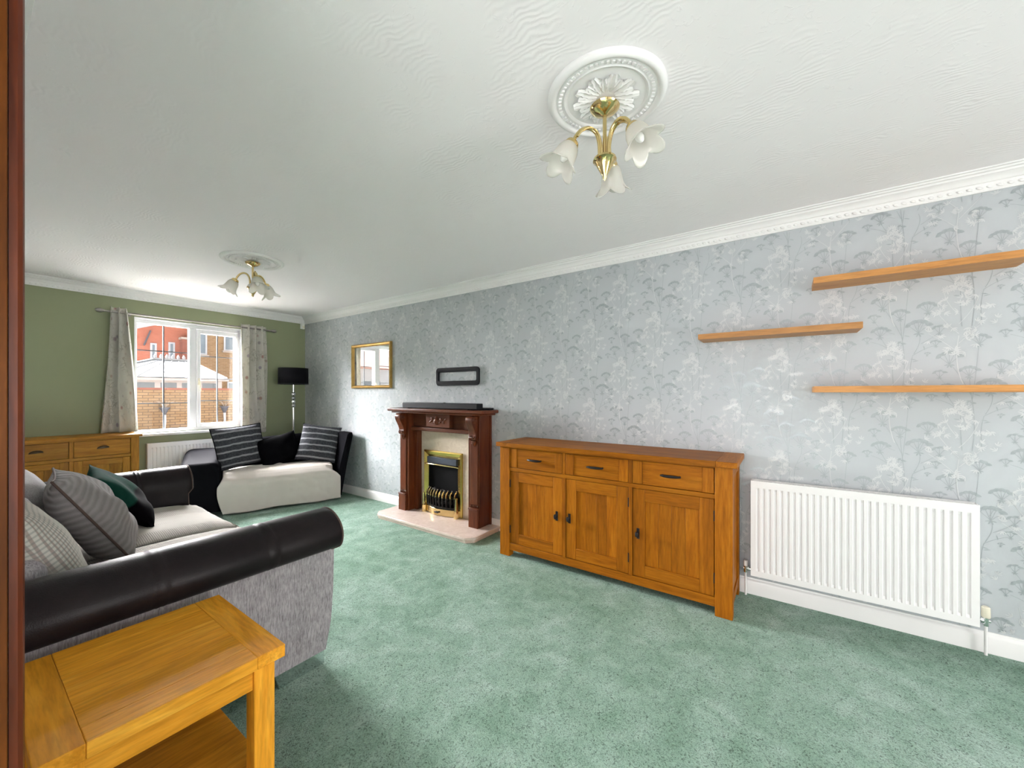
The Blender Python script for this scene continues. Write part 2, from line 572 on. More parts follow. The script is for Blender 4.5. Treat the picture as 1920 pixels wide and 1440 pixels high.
def thing(name, label, cat, loc=(0, 0, 0), rotz=0.0, group=None):
    o = bpy.data.objects.new(name, None)
    COL.objects.link(o)
    o.empty_display_size = 0.1
    o.location = loc
    o.rotation_euler = (0, 0, rotz)
    return tag(o, label, cat, group)


def copy_tree(o, parent=None):
    c = o.copy()
    COL.objects.link(c)
    c.parent = parent
    for ch in list(o.children):
        copy_tree(ch, c)
    return c


def place(o, loc, rot=(0, 0, 0)):
    o.location = loc
    o.rotation_euler = rot
    return o


def struct(name, mb, mat, parent=None, **kw):
    o = mb.build(name, mat, parent, **kw)
    if parent is None:
        o['kind'] = 'structure'
    return o


# ---------------------------------------------------------------- room shell
DY0, DY1, DZ = -0.62, 0.84, 2.08            # doorway in the left wall
XH = -1.35                                   # hall wall
WX0, WX1, WZ0, WZ1 = 1.14, 2.16, 0.855, 2.13  # far window opening
struct('floor', bx(XH, XW + 0.1, YR - 0.1, YF + 0.1, -0.1, 0), 'green_carpet')
struct('ceiling', bx(XH, XW + 0.1, YR - 0.1, YF + 0.1, ZC, ZC + 0.1), 'artex_ceiling')
wr = struct('wall_right', bx(XW, XW + 0.1, YR - 0.1, YF + 0.1, 0, ZC), 'silver_wallpaper')
m = MB()
m.box(XL - 0.16, WX0, YF, YF + 0.25, 0, ZC).box(WX1, XW, YF, YF + 0.25, 0, ZC)
m.box(WX0, WX1, YF, YF + 0.25, 0, WZ0).box(WX0, WX1, YF, YF + 0.25, WZ1, ZC)
struct('wall_far', m, 'sage_paint')
m = MB()
m.box(XL - 0.12, XL, DY1 + 0.03, YF, 0, ZC).box(XL - 0.12, XL, YR, DY0 - 0.03, 0, ZC).box(XL - 0.12, XL, DY0 - 0.03, DY1 + 0.03, DZ + 0.03, ZC)
struct('wall_left', m, 'hall_paint')
PX0, PX1, PZ = 0.25, 1.85, 2.10
m = MB()
m.box(XH, PX0, YR - 0.12, YR, 0, ZC).box(PX1, XW, YR - 0.12, YR, 0, ZC).box(PX0, PX1, YR - 0.12, YR, PZ, ZC)
struct('wall_rear', m, 'sage_paint')
m = MB()
m.box(XH - 0.1, XH, YR - 0.1, -0.55, 0, ZC).box(XH - 0.1, XH, 1.05, 2.3, 0, ZC).box(XH - 0.1, XH, -0.55, 1.05, 2.1, ZC).box(XH, XL - 0.12, 2.2, 2.3, 0, ZC)  # opening in the hall wall put in for the added fill light
struct('wall_hall', m, 'hall_paint')

# skirting boards
def skirting(name, axis, fixed, a, b, sgn):
    prof = [(0, 0), (0.018, 0), (0.018, 0.078), (0.014, 0.088), (0.008, 0.094), (0.006, 0.102), (0, 0.102)]
    m = MB()
    r0, r1 = [], []
    for p, z in prof:
        if axis == 'y':
            r0.append((fixed + sgn * p, a, z)); r1.append((fixed + sgn * p, b, z))
        else:
            r0.append((a, fixed + sgn * p, z)); r1.append((b, fixed + sgn * p, z))
    m.rings([r0, r1])
    return struct(name, m, 'white_gloss', smooth=30)
skirting('baseboard_right', 'y', XW, YR, YF, -1)
skirting('baseboard_far', 'x', YF, XL, XW - 0.02, -1)
skirting('baseboard_left', 'y', XL, DY1 + 0.12, YF - 0.02, 1)

# cornice with a moulded profile and a row of small leaf beads
CP = [(0, -0.090), (0.007, -0.090), (0.010, -0.084), (0.012, -0.082), (0.020, -0.060), (0.022, -0.052), (0.030, -0.050),
      (0.036, -0.040), (0.048, -0.030), (0.062, -0.024), (0.066, -0.016), (0.078, -0.014), (0.082, -0.007), (0.094, -0.006), (0.096, 0.0), (0, 0.0)]
def cornice(name, side):
    m = MB(); r0 = []; r1 = []
    for p, z in CP:
        zz = ZC + z
        if side == 'right':
            r0.append((XW - p, YR, zz)); r1.append((XW - p, YF - p, zz))
        elif side == 'far':
            r0.append((XL + p, YF - p, zz)); r1.append((XW - p, YF - p, zz))
        else:
            r0.append((XL + p, YR, zz)); r1.append((XL + p, YF - p, zz))
    m.rings([r0, r1])
    o = struct(name, m, 'plaster_white', smooth=25)
    b = MB()
    L = (YF - YR) if side != 'far' else (XW - XL)
    n = int(L / 0.034)
    for i in range(n):
        u = (i + 0.5) / n
        for k in range(1):
            if side == 'right': c = Vector((XW - 0.0165, YR + u * L, ZC - 0.0715)); ex = Vector((0, 1, 0)); nn = Vector((-0.94, 0, -0.34))
            elif side == 'far': c = Vector((XL + u * L, YF - 0.0165, ZC - 0.0715)); ex = Vector((1, 0, 0)); nn = Vector((0, -0.94, -0.34))
            else: c = Vector((XL + 0.0165, YR + u * L, ZC - 0.0715)); ex = Vector((0, 1, 0)); nn = Vector((0.94, 0, -0.34))
            ez = ex.cross(nn).normalized()
            if ez.z < 0: ez = -ez
            ring = []
            for q in range(8):
                a = 2 * PI * q / 8
                ring.append(c + ex * (0.012 * math.cos(a) + 0.005 * math.sin(a)) + ez * (0.0085 * math.sin(a)))
            top = [c + (p - c) * 0.55 + nn * 0.004 for p in ring]
            b.rings([ring, top])
    beads = b.build('leaf_bead_row', 'plaster_white', o)
    beads['kind'] = 'stuff'
    return o
cornice('trim_1', 'right'); cornice('trim_2', 'far'); cornice('trim_3', 'left')

# ---------------------------------------------------------------- wallpaper print on the right wall
random.seed(5)
UM = MB(); PE = MB(); PC = [0]
def leafpoly(mb, c, ang, ln, wd, map_, bend=0.0):
    dx, dy = math.cos(ang), math.sin(ang)
    nx, ny = -dy, dx
    pts = []
    prof = [(0, 0), (0.25, 0.75), (0.55, 1), (0.82, 0.62), (1, 0)]
    for t_, w_ in prof:
        o = bend * ln * t_ * t_
        pts.append((c[0] + dx * ln * t_ + nx * (w_ * wd / 2 + o), c[1] + dy * ln * t_ + ny * (w_ * wd / 2 + o)))
    for t_, w_ in prof[-2:0:-1]:
        o = bend * ln * t_ * t_
        pts.append((c[0] + dx * ln * t_ + nx * (-w_ * wd / 2 + o), c[1] + dy * ln * t_ + ny * (-w_ * wd / 2 + o)))
    PC[0] += 1
    lift = (PC[0] * 7 % 97) * 4e-6
    mb.add([(q[0] - lift, q[1], q[2]) for q in map(map_, pts)], [tuple(range(len(pts)))])
def ribbon(mb, pts, w, map_):
    L = []; R = []
    n = len(pts)
    for i, p in enumerate(pts):
        a = pts[max(i - 1, 0)]; b = pts[min(i + 1, n - 1)]
        dx, dy = b[0] - a[0], b[1] - a[1]
        q = math.hypot(dx, dy) or 1
        ww = w * (1 - 0.35 * i / n) / 2
        L.append((p[0] - dy / q * ww, p[1] + dx / q * ww)); R.append((p[0] + dy / q * ww, p[1] - dx / q * ww))
    vs_ = [map_(p) for p in L] + [map_(p) for p in R]
    PC[0] += 1
    lift = (PC[0] * 7 % 97) * 4e-6
    vs_ = [(q[0] - lift, q[1], q[2]) for q in vs_]
    mb.add(vs_, [(i, i + 1, n + i + 1, n + i) for i in range(n - 1)])
def bez(a, b, c, n=8):
    return [((1 - t_) ** 2 * a[0] + 2 * t_ * (1 - t_) * b[0] + t_ * t_ * c[0], (1 - t_) ** 2 * a[1] + 2 * t_ * (1 - t_) * b[1] + t_ * t_ * c[1]) for t_ in [i / n for i in range(n + 1)]]
UMB = [(5, 0, 75), (-100, 85, 95), (75, 135, 80), (-135, 178, 55), (-30, 162, 75), (42, 230, 100), (-108, 252, 80),
       (120, 262, 60), (-165, 302, 45), (105, 338, 45), (-35, 338, 55), (76, 398, 26)]
def umbel_tree(y0, ztop):
    K = 0.00100
    def mp(p):
        return (XW - 0.0005, y0 - p[0] * K, ztop - p[1] * K)
    def ok(z): return 0.06 < ztop - z * K < ZC - 0.085
    rng = random.Random(11)
    for (x, y, w) in UMB:
        if not ok(y) or not ok(y + 50): continue
        bx_, by_ = x + rng.uniform(-4, 4), y + w * 0.62
        nc = 5 if w > 60 else 3
        for i in range(nc):
            u = (i + 0.5) / nc - 0.5
            cx, cy = x + u * w * 0.95, y + (u * u) * w * 1.1
            ln = w * (0.36 if nc == 5 else 0.46)
            leafpoly(UM, (cx - ln / 2 * math.cos(u * 1.6), cy - ln / 2 * math.sin(u * 1.6)), u * 1.6, ln, w * 0.21, mp, -0.22)
            ribbon(UM, bez((bx_, by_), ((bx_ + cx) / 2 + u * 5, (by_ + cy) / 2 - 4), (cx, cy + w * 0.03), 4), 2.6, mp)
        for q in range(4):
            leafpoly(UM, (bx_, by_), PI * (0.1 + 0.27 * q), w * 0.22, w * 0.07, mp)
    def rb(a, b, c, w=3.2, n=8):
        pts = [p for p in bez(a, b, c, n) if ok(p[1])]
        if len(pts) > 1: ribbon(UM, pts, w, mp)
    rb((-55, 590), (-62, 480), (-60, 410)); rb((-60, 410), (-70, 350), (-150, 325), 2.6); rb((-66, 385), (-95, 340), (-108, 300), 2.4)
    rb((-20, 590), (-8, 480), (-15, 380)); rb((-15, 380), (-25, 290), (-30, 205)); rb((-20, 330), (-5, 180), (3, 45), 2.6)
    rb((-25, 300), (-60, 200), (-98, 140), 2.4); rb((-15, 400), (-40, 380), (-36, 370), 2.2)
    rb((14, 585), (4, 480), (20, 410)); rb((20, 410), (70, 370), (104, 362), 2.6); rb((24, 402), (60, 330), (42, 290), 2.6)
    rb((50, 350), (95, 320), (118, 296), 2.2); rb((38, 270), (60, 220), (76, 182), 2.2); rb((-50, 290), (-120, 260), (-133, 208), 2.0)
    for (sx, sy, an) in [(-60, 430, PI), (-15, 420, PI), (10, 430, 0.1), (18, 445, -0.4), (-15, 300, 0.2), (60, 360, 1.2), (-60, 375, 2.6), (-8, 455, PI)]:
        if ok(sy): leafpoly(UM, (sx, sy), an, 26, 5, mp, 0.15)
def pearl_tree(y0, zc):
    def mp(p): return (XW - 0.0008, y0 - p[0], zc + p[1])
    rng = random.Random(23)
    ribbon(PE, bez((0.015, -0.30), (-0.02, -0.2), (0.0, -0.05), 8), 0.004, mp)
    for i in range(5):
        s_ = 1 if i % 2 else -1
        ribbon(PE, bez((0, -0.14 + i * 0.05), (0.05 * s_, -0.08 + i * 0.05), (0.11 * s_ * (1 - i * 0.12), -0.03 + i * 0.06), 6), 0.0025, mp)
    for k in range(74):
        v_ = rng.random() ** 0.9
        zz = -0.15 + 0.40 * v_
        hw = 0.135 * max(0.08, math.sin(PI * min(1, 0.16 + 0.86 * v_)) ** 0.85)
        xx = rng.uniform(-hw, hw)
        if not (0.07 < zc + zz < ZC - 0.10): continue
        a0 = rng.uniform(0, 2 * PI)
        for j in range(4):
            leafpoly(PE, (xx, zz), a0 + (j - 1.5) * 0.62, rng.uniform(0.016, 0.027), rng.uniform(0.0035, 0.006), mp)
y = 1.244
cols = [1.244 - 0.2555 * k for k in range(-18, 12)]
for i, yc in enumerate(cols):
    if not (YR + 0.1 < yc < YF - 0.1): continue
    A = (i % 2 == 0)
    for k in range(-1, 5):
        zt = (2.232 if A else 1.912) + 0.64 * (1 - k)
        if -0.1 < zt < 3.0: umbel_tree(yc, zt)
        zcen = (1.646 if A else 1.326) + 0.64 * (1 - k)
        if 0.0 < zcen < 2.5: pearl_tree(yc + 0.066, zcen)
def trim_z(mb, z1):
    keep = [f for f in mb.f if all(0.10 < mb.v[i][2] < z1 for i in f)]
    mb.f = keep
trim_z(UM, ZC - 0.085); trim_z(PE, ZC - 0.085)
o = UM.build('umbel_print', 'grey_print', wr); o['kind'] = 'stuff'
o = PE.build('leaf_print', 'pearl_print', wr); o['kind'] = 'stuff'

# ---------------------------------------------------------------- doorway the camera stands in
d1 = thing('door_1', None, None, (0, 0, 0)); d1['kind'] = 'structure'
def jamb(name, yface, sg):
    m = MB()
    ya, yb = sorted((yface, yface + sg * 0.03))
    m.box(XL - 0.12, XL + 0.0035, ya, yb, 0, DZ + 0.03)
    m.build(name, 'jamb_timber', d1, bevel=0.001)
    a, b = (yface + sg * 0.006, yface + sg * 0.076)
    w = b - a
    prof = [(a, XL + 0.0045), (a, XL + 0.012), (a + w * .04, XL + 0.0165), (a + w * .12, XL + 0.0185), (a + w * .22, XL + 0.0150), (a + w * .30, XL + 0.0145), (a + w * .5, XL + 0.020),
            (a + w * .75, XL + 0.0215), (a + w * .92, XL + 0.019), (b, XL + 0.015), (b, XL + 0.0045)]
    MB().prism([(p[1], p[0]) for p in prof], 0, DZ + 0.074, 'xy').build('architrave', 'door_mahogany_z', d1, smooth=30)
jamb('lining', DY1, 1); jamb('lining', DY0, -1)
bx(XL - 0.12, XL - 0.001, DY0, DY1, DZ, DZ + 0.03).build('head_lining', 'jamb_timber', d1)
bx(XL + 0.0005, XL + 0.018, DY0 + 0.001, DY1 - 0.001, DZ + 0.005, DZ + 0.074).build('head_architrave', 'door_mahogany_y', d1, bevel=0.003)
bx(XL - 0.075, XL - 0.04, DY1 - 0.012, DY1 - 0.0005, 0, DZ - 0.001).build('door_stop', 'jamb_timber', d1, bevel=0.001)

# patio doors behind the camera
pd = thing('door_2', None, None); pd['kind'] = 'structure'
for (a, b, c, d) in ((PX0, PX0 + .07, 0, PZ), (PX1 - .07, PX1, 0, PZ), (1.015, 1.085, 0.05, PZ - .06)):
    bx(a, b, YR - 0.09, YR - 0.03, c, d).build('frame_stile', 'upvc', pd, bevel=0.004)
for (c, d) in ((0.0, 0.05), (PZ - .06, PZ)):
    bx(PX0 + .07, PX1 - .07, YR - 0.09, YR - 0.03, c, d).build('frame_rail', 'upvc', pd, bevel=0.004)
bx(PX0 + .07, 1.015, YR - 0.064, YR - 0.058, 0.05, PZ - .06).build('pane', 'window_glass', pd)
bx(1.085, PX1 - .07, YR - 0.064, YR - 0.058, 0.05, PZ - .06).build('pane', 'window_glass', pd)

# ---------------------------------------------------------------- far window
w1 = thing('window_1', None, None); w1['kind'] = 'structure'
FY0, FY1 = YF + 0.045, YF + 0.11
def fbar(x0, x1, z0, z1, nm, mt='upvc', y0=FY0, y1=FY1, par=w1, bv=0.005):
    return bx(x0, x1, y0, y1, z0, z1).build(nm, mt, par, bevel=bv)
fbar(WX0, WX1, WZ1 - 0.055, WZ1, 'frame_head'); fbar(WX0, WX1, WZ0, WZ0 + 0.035, 'frame_sill_rail')
fbar(WX0, WX0 + 0.032, WZ0 + 0.035, WZ1 - 0.055, 'frame_stile'); fbar(WX1 - 0.025, WX1, WZ0 + 0.035, WZ1 - 0.055, 'frame_stile')
fbar(1.632, 1.700, WZ0 + 0.035, WZ1 - 0.055, 'mullion')
# opening sash on the right
SX0, SX1, SZ0, SZ1 = 1.702, WX1 - 0.027, WZ0 + 0.037, WZ1 - 0.060
sash = fbar(SX0, SX0 + 0.036, SZ0, SZ1, 'sash_stile', y0=FY0 - 0.014)
fbar(SX1 - 0.030, SX1, SZ0, SZ1, 'sash_stile', y0=FY0 - 0.014)
fbar(SX0 + 0.036, SX1 - 0.030, SZ1 - 0.045, SZ1, 'sash_rail', y0=FY0 - 0.014); fbar(SX0 + 0.036, SX1 - 0.030, SZ0, SZ0 + 0.042, 'sash_rail', y0=FY0 - 0.014)
GY = FY0 + 0.03
def light_(x0, x1, z0, z1):
    xm = (x0 + x1) / 2
    zs = [z0 + (z1 - z0) * k / 4 for k in range(5)]
    for k in range(4):
        for (a, b) in ((x0, xm), (xm, x1)):
            bx(a, b, GY, GY + 0.004, zs[k], zs[k + 1]).build('pane', 'window_glass', w1)
    bx(xm - 0.0065, xm + 0.0065, GY - 0.001, GY + 0.005, z0, z1).build('glazing_bar', 'lead_bar', w1)
    for k in (1, 2, 3):
        bx(x0, x1, GY - 0.0005, GY + 0.0045, zs[k] - 0.0055, zs[k] + 0.0055).build('glazing_bar', 'lead_bar', w1)
light_(WX0 + 0.032, 1.632, WZ0 + 0.035, WZ1 - 0.055)
light_(SX0 + 0.036, SX1 - 0.030, SZ0 + 0.042, SZ1 - 0.045)
hd = MB().box(1.712, 1.726, FY0 - 0.030, FY0 - 0.0145, 1.40, 1.48).tube([(1.719, FY0 - 0.036, 1.45), (1.719, FY0 - 0.05, 1.44), (1.722, FY0 - 0.052, 1.36), (1.726, FY0 - 0.052, 1.33)], [0.007, 0.008, 0.008, 0.006], 8)
hd.build('window_handle', 'cream_plastic', w1, smooth=True)
bx(WX0 - 0.02, WX1 + 0.03, YF - 0.055, YF + 0.044, WZ0 - 0.030, WZ0 - 0.0005).build('window_sill', 'white_gloss', w1, bevel=0.008)
bx(WX0 + 0.001, WX1 - 0.001, YF - 0.004, FY0 - 0.001, WZ1 - 0.012, WZ1 - 0.0005).build('head_reveal', 'upvc', w1)
bx(WX0 + 0.0005, WX0 + 0.006, YF + 0.001, FY0 - 0.001, WZ0 + 0.001, WZ1 - 0.013).build('side_reveal', 'upvc', w1)
bx(WX1 - 0.006, WX1 - 0.0005, YF + 0.001, FY0 - 0.001, WZ0 + 0.001, WZ1 - 0.013).build('side_reveal', 'upvc', w1)

# ---------------------------------------------------------------- outside
gnd = struct('ground', bx(-14, 26, YF + 0.26, 40, -0.5, -0.4), 'patio_slab')
gw = thing('garden_wall', 'low buff brick garden wall capped with red coping outside the window', 'wall', (0, 14, -0.4))
bx(-8, 22, 0, 0.22, 0, 1.80).build('brickwork', 'buff_brick', gw)
k = 0
for i in range(50):
    x0 = -8 + i * 0.6
    bx(x0 + 0.004, x0 + 0.596, -0.03, 0.25, 1.80, 1.855).build('coping_stone', 'terracotta', gw)
for i, X in enumerate((3.34, 4.73)):
    pl = thing('wall_planter', ['grey cone planter on the garden wall, seen through the fixed window pane', 'grey cone planter on the garden wall, seen through the opening sash'][i], 'planter', (X, 13.93, 0.72), 0, 'cone planters on the garden wall')
    MB().lathe([(0.02, 0.0), (0.035, 0.02), (0.10, 0.17), (0.125, 0.18), (0.125, 0.2), (0.10, 0.2), (0.09, 0.17), (0.0, 0.15)], 14, (0, -0.07, 0)).build('cone', 'slate_grey', pl, smooth=True)
    MB().tube([(0, -0.07, 0.0), (0.01, -0.065, -0.2), (0, -0.06, -0.45)], [0.035, 0.03, 0.02], 8).build('bracket', 'exterior_white', pl, smooth=True)
    for a in range(5):
        an = a * 1.3
        MB().tube([(0, -0.07, 0.15), (0.08 * math.cos(an), -0.09 + 0.03 * math.sin(an), 0.3), (0.2 * math.cos(an), -0.10 + 0.05 * math.sin(an), 0.38)], [0.006, 0.005, 0.002], 5).build('stem', 'concrete_sill', pl)
# conservatory
cv = thing('conservatory', 'white conservatory with a hipped roof behind the garden wall', 'conservatory', (0, 17, -0.4))
CX0, CX1, CY0, CY1, CE, CR = 2.2, 5.72, 0.0, 3.0, 2.23, 2.92
R0, R1, RY = 4.20, 5.18, 1.5
def slab(mb, pts, th=0.05):
    n = len(pts)
    a = Vector(pts[0]); nn = (Vector(pts[1]) - a).cross(Vector(pts[2]) - a).normalized()
    if nn.z < 0: nn = -nn
    mb.add(list(pts) + [tuple(Vector(p) - nn * th) for p in pts], [tuple(range(n)), tuple(range(n, 2 * n))[::-1]] + [(i, i + n, (i + 1) % n + n, (i + 1) % n) for i in range(n)])
    return mb
o_ = 0.12
for nm, pts in (('roof_panel', [(CX0 - o_, CY0 - o_, CE), (CX1 + o_, CY0 - o_, CE), (R1, RY, CR), (R0, RY, CR)]),
                ('roof_panel', [(CX0 - o_, CY1 + o_, CE), (CX1 + o_, CY1 + o_, CE), (R1, RY, CR), (R0, RY, CR)]),
                ('roof_panel', [(CX0 - o_, CY0 - o_, CE), (CX0 - o_, CY1 + o_, CE), (R0, RY, CR)]),
                ('roof_panel', [(CX1 + o_, CY0 - o_, CE), (CX1 + o_, CY1 + o_, CE), (R1, RY, CR)])):
    slab(MB(), pts).build(nm, 'exterior_white', cv)
MB().tube([(CX0 - o_, CY0 - o_, CE + .02), (R0, RY, CR + .03)], 0.03, 6).tube([(CX1 + o_, CY0 - o_, CE + .02), (R1, RY, CR + .03)], 0.03, 6).build('hip_capping', 'exterior_white', cv)
for i in range(5):
    xb = CX0 + (CX1 - CX0) * (i + 1) / 6; xt = R0 + (R1 - R0) * (i + 1) / 6
    MB().tube([(xb, CY0 - o_, CE + .012), (xt, RY, CR + .012)], 0.016, 5).build('glazing_rafter', 'exterior_white', cv)
m = bx(R0 - 0.1, R1 + 0.1, RY - 0.05, RY + 0.05, CR, CR + 0.06)
m.build('ridge', 'exterior_white', cv)
for i in range(7):
    MB().lathe([(0.0, 0.16), (0.03, 0.11), (0.05, 0.06), (0.03, 0.0)], 8, (R0 + (R1 - R0) * i / 6, RY, CR + 0.055)).build('cresting', 'exterior_white', cv)
bx(CX0 - 0.15, CX1 + 0.15, CY0 - 0.22, CY0 - 0.13, CE - 0.09, CE).build('gutter', 'exterior_white', cv, bevel=0.01)
bx(CX0, CX1, CY0, CY1, 0, CE - 0.52).build('wall', 'exterior_white', cv)
bx(CX0, CX1, CY0, CY1, CE - 0.519, CE - 0.09).build('fascia', 'exterior_white', cv)
for i in range(6):
    x0 = CX0 + 0.08 + i * (CX1 - CX0 - 0.1) / 6
    bx(x0, x0 + 0.42, CY0 - 0.02, CY0 - 0.001, CE - 0.50, CE - 0.17).build('window', 'dark_window_glass', cv)
# red brick house with a gable
rh = thing('brick_house', 'red brick gabled house with narrow white windows behind the conservatory', 'house', (0, 24, -0.4))
GX0, GX1, APX, GE, AP = 2.2, 6.75, 7.6, 3.60, 5.75
def win(par, x0, x1, z0, z1, y, cols=1):
    f = MB().box(x0, x0 + .07, y - .03, y - 0.001, z0, z1).box(x1 - .07, x1, y - .03, y - 0.001, z0, z1).box(x0 + .07, x1 - .07, y - .03, y - 0.001, z1 - .07, z1).box(x0 + .07, x1 - .07, y - .03, y - 0.001, z0, z0 + .07)
    for c in range(1, cols):
        xm = x0 + (x1 - x0) * c / cols
        f.box(xm - .04, xm + .04, y - .03, y - 0.001, z0 + .07, z1 - .07)
    w_ = f.build('window', 'exterior_white', par)
    bx(x0 + .07, x1 - .07, y - .016, y - .002, z0 + .07, z1 - .07).build('pane', 'dark_window_glass', w_)
    bx(x0 - .06, x1 + .06, y - .10, y - 0.001, z0 - .09, z0 - 0.001).build('sill', 'concrete_sill', w_)
MB().prism([(GX0, 0), (GX1, 0), (GX1, AP - 0.35), (GX0, GE)], 0, 6, 'xz').build('wall', 'red_brick', rh)
MB().prism([(GX0 - .4, GE - .18), (GX1, AP - 0.36), (GX1, AP - 0.16), (GX0 - .4, GE + 0.02)], -0.14, -0.001, 'xz').build('bargeboard', 'exterior_white', rh)
slab(MB(), [(GX0 - .4, -0.1, GE + 0.10), (GX1, -0.1, AP - 0.08), (GX1, 6.1, AP - 0.08), (GX0 - .4, 6.1, GE + 0.10)], 0.06).build('roof', 'roof_tile', rh)
win(rh, 5.27, 5.50, 3.25, 4.03, 0); win(rh, 5.92, 6.16, 3.30, 4.14, 0)
bx(6.35, 6.74, -0.35, -0.001, 0, 4.3).build('chimney_breast', 'terracotta', rh)
bx(6.30, 6.79, -0.40, 0.0, 4.3, 4.4).build('ledge', 'concrete_sill', rh)
MB().tube([(5.05, -0.05, 3.9), (5.28, -0.05, 4.6)], 0.035, 6).build('downpipe', 'slate_grey', rh)
# brown brick house
bh = thing('brick_house', 'brown brick house with wide white windows beside the red house', 'house', (0, 23.4, -0.4))
bx(6.81, 14, 0, 7, 0, 7).build('wall', 'brown_brick', bh)
slab(MB(), [(6.81, -0.3, 6.95), (14.2, -0.3, 6.95), (14.2, 3.5, 9.0), (6.81, 3.5, 9.0)], 0.08).build('roof', 'roof_tile', bh)
slab(MB(), [(6.81, 7.3, 6.95), (14.2, 7.3, 6.95), (14.2, 3.5, 9.0), (6.81, 3.5, 9.0)], 0.08).build('roof', 'roof_tile', bh)
win(bh, 6.88, 7.25, 3.60, 4.75, 0, 1); win(bh, 7.95, 8.95, 3.88, 4.75, 0, 2); win(bh, 8.1, 8.7, 1.45, 2.3, 0, 2)

# pale bungalow across the gardens, seen in the wall mirror
bg = thing('bungalow', 'pale rendered bungalow with a tiled roof, seen in the wall mirror', 'house', (-11.5, 17.5, -0.4))
bx(-7, 7, 0, 6, 0, 3.1).build('wall', 'exterior_white', bg)
slab(MB(), [(-7.4, -0.4, 3.0), (7.4, -0.4, 3.0), (7.4, 3.0, 5.6), (-7.4, 3.0, 5.6)], 0.08).build('roof', 'roof_tile', bg)
slab(MB(), [(-7.4, 6.4, 3.0), (7.4, 6.4, 3.0), (7.4, 3.0, 5.6), (-7.4, 3.0, 5.6)], 0.08).build('roof', 'roof_tile', bg)
for X in (-5.0, -1.5, 2.0, 5.0):
    win(bg, X - 0.6, X + 0.6, 1.2, 2.4, 0, 2)

# ---------------------------------------------------------------- sideboard (right wall)
def pull_bar(par, x, y, z, ln=0.11):
    m = MB()
    m.tube([(x - ln / 2, y - 0.020, z), (x - ln * .3, y - 0.026, z), (x, y - 0.029, z), (x + ln * .3, y - 0.026, z), (x + ln / 2, y - 0.020, z)], [0.005, 0.0085, 0.0095, 0.0085, 0.005], 8)
    for s_ in (-1, 1):
        m.tube([(x + s_ * ln * .42, y - 0.0005, z), (x + s_ * ln * .42, y - 0.021, z)], 0.006, 8)
    return m.build('handle', 'iron', par, smooth=True)
def knob(par, x, y, z):
    m = bx(x - 0.009, x + 0.009, y - 0.005, y - 0.0005, z - 0.034, z + 0.034)
    m.tube([(x, y - 0.005, z), (x, y - 0.022, z)], 0.006, 8)
    m.lathe([(0.0, -0.020), (0.010, -0.014), (0.013, 0), (0.010, 0.014), (0.0, 0.020)], 10, (x, y - 0.028, z))
    return m.build('knob', 'iron', par, smooth=True)
def panel_door(par, x0, x1, z0, z1, hinge, wood_, knobx=None, knobz=None, boards=3, y=0.0, st=0.078):
    dr = bx(x0, x0 + st, y, y + 0.022, z0, z1).build('door', wood_ + 'z', par, bevel=0.0025)
    bx(x1 - st, x1, y, y + 0.022, z0, z1).build('door_stile', wood_ + 'z', dr, bevel=0.0025)
    bx(x0 + st, x1 - st, y, y + 0.022, z1 - st, z1).build('door_rail', wood_ + 'x', dr, bevel=0.0025)
    bx(x0 + st, x1 - st, y, y + 0.022, z0, z0 + st).build('door_rail', wood_ + 'x', dr, bevel=0.0025)
    n = boards
    for i in range(n):
        a = x0 + st + (x1 - x0 - 2 * st) * i / n; b = x0 + st + (x1 - x0 - 2 * st) * (i + 1) / n
        bx(a + 0.0004, b - 0.0004, y + 0.010, y + 0.020, z0 + st, z1 - st).build('door_panel', wood_ + 'z', dr, bevel=0.0012)
    if knobx is not None: knob(dr, knobx, y, knobz)
    if hinge is not None:
        hx = x0 - 0.002 if hinge == 'l' else x1 + 0.002
        for hz in (z0 + (z1 - z0) * .19, z0 + (z1 - z0) * .83):
            MB().tube([(hx, y - 0.002, hz - 0.03), (hx, y - 0.002, hz + 0.03)], 0.0045, 8).build('hinge', 'iron', dr, smooth=True)
    return dr
SB = thing('sideboard', 'long brown wooden sideboard with three drawers and three panelled doors', 'sideboard', (2.548, 1.071, 0), -PI / 2)
L = 0.825; WD = 'cherry_oak_'; D = 0.41; HT = 0.872
for (x0, x1) in ((-L, -L + 0.092), (L - 0.092, L)):
    bx(x0, x1, 0, 0.06, 0, HT).build('post', WD + 'z', SB, bevel=0.003)
    bx(x0 if x0 < 0 else x1 - .06, x0 + .06 if x0 < 0 else x1, D - 0.06, D, 0, HT).build('post', WD + 'z', SB, bevel=0.003)
    xs = (x0 + 0.012, x0 + 0.03) if x0 < 0 else (x1 - 0.03, x1 - 0.012)
    bx(xs[0], xs[1], 0.06, D - 0.06, 0.10, HT).build('side_panel', WD + 'z', SB)
    xs = (x0 + 0.004, x0 + 0.034) if x0 < 0 else (x1 - 0.034, x1 - 0.004)
    bx(xs[0], xs[1], 0.06, D - 0.06, 0.055, 0.11).build('side_rail', WD + 'y', SB, bevel=0.002)
    bx(xs[0], xs[1], 0.06, D - 0.06, 0.80, HT).build('side_rail', WD + 'y', SB, bevel=0.002)
def yloc(Y): return 1.071 - Y
DX = [(-L + 0.097, yloc(1.336)), (yloc(1.306), yloc(0.850)), (yloc(0.820), L - 0.097)]
bx(-L + 0.092, L - 0.092, 0.004, 0.04, 0.052, 0.106).build('bottom_rail', WD + 'x', SB, bevel=0.002)
bx(-L + 0.092, L - 0.092, 0.004, 0.04, 0.681, 0.708).build('mid_rail', WD + 'x', SB, bevel=0.002)
bx(-L + 0.092, L - 0.092, 0.004, 0.04, 0.862, HT).build('top_rail', WD + 'x', SB)
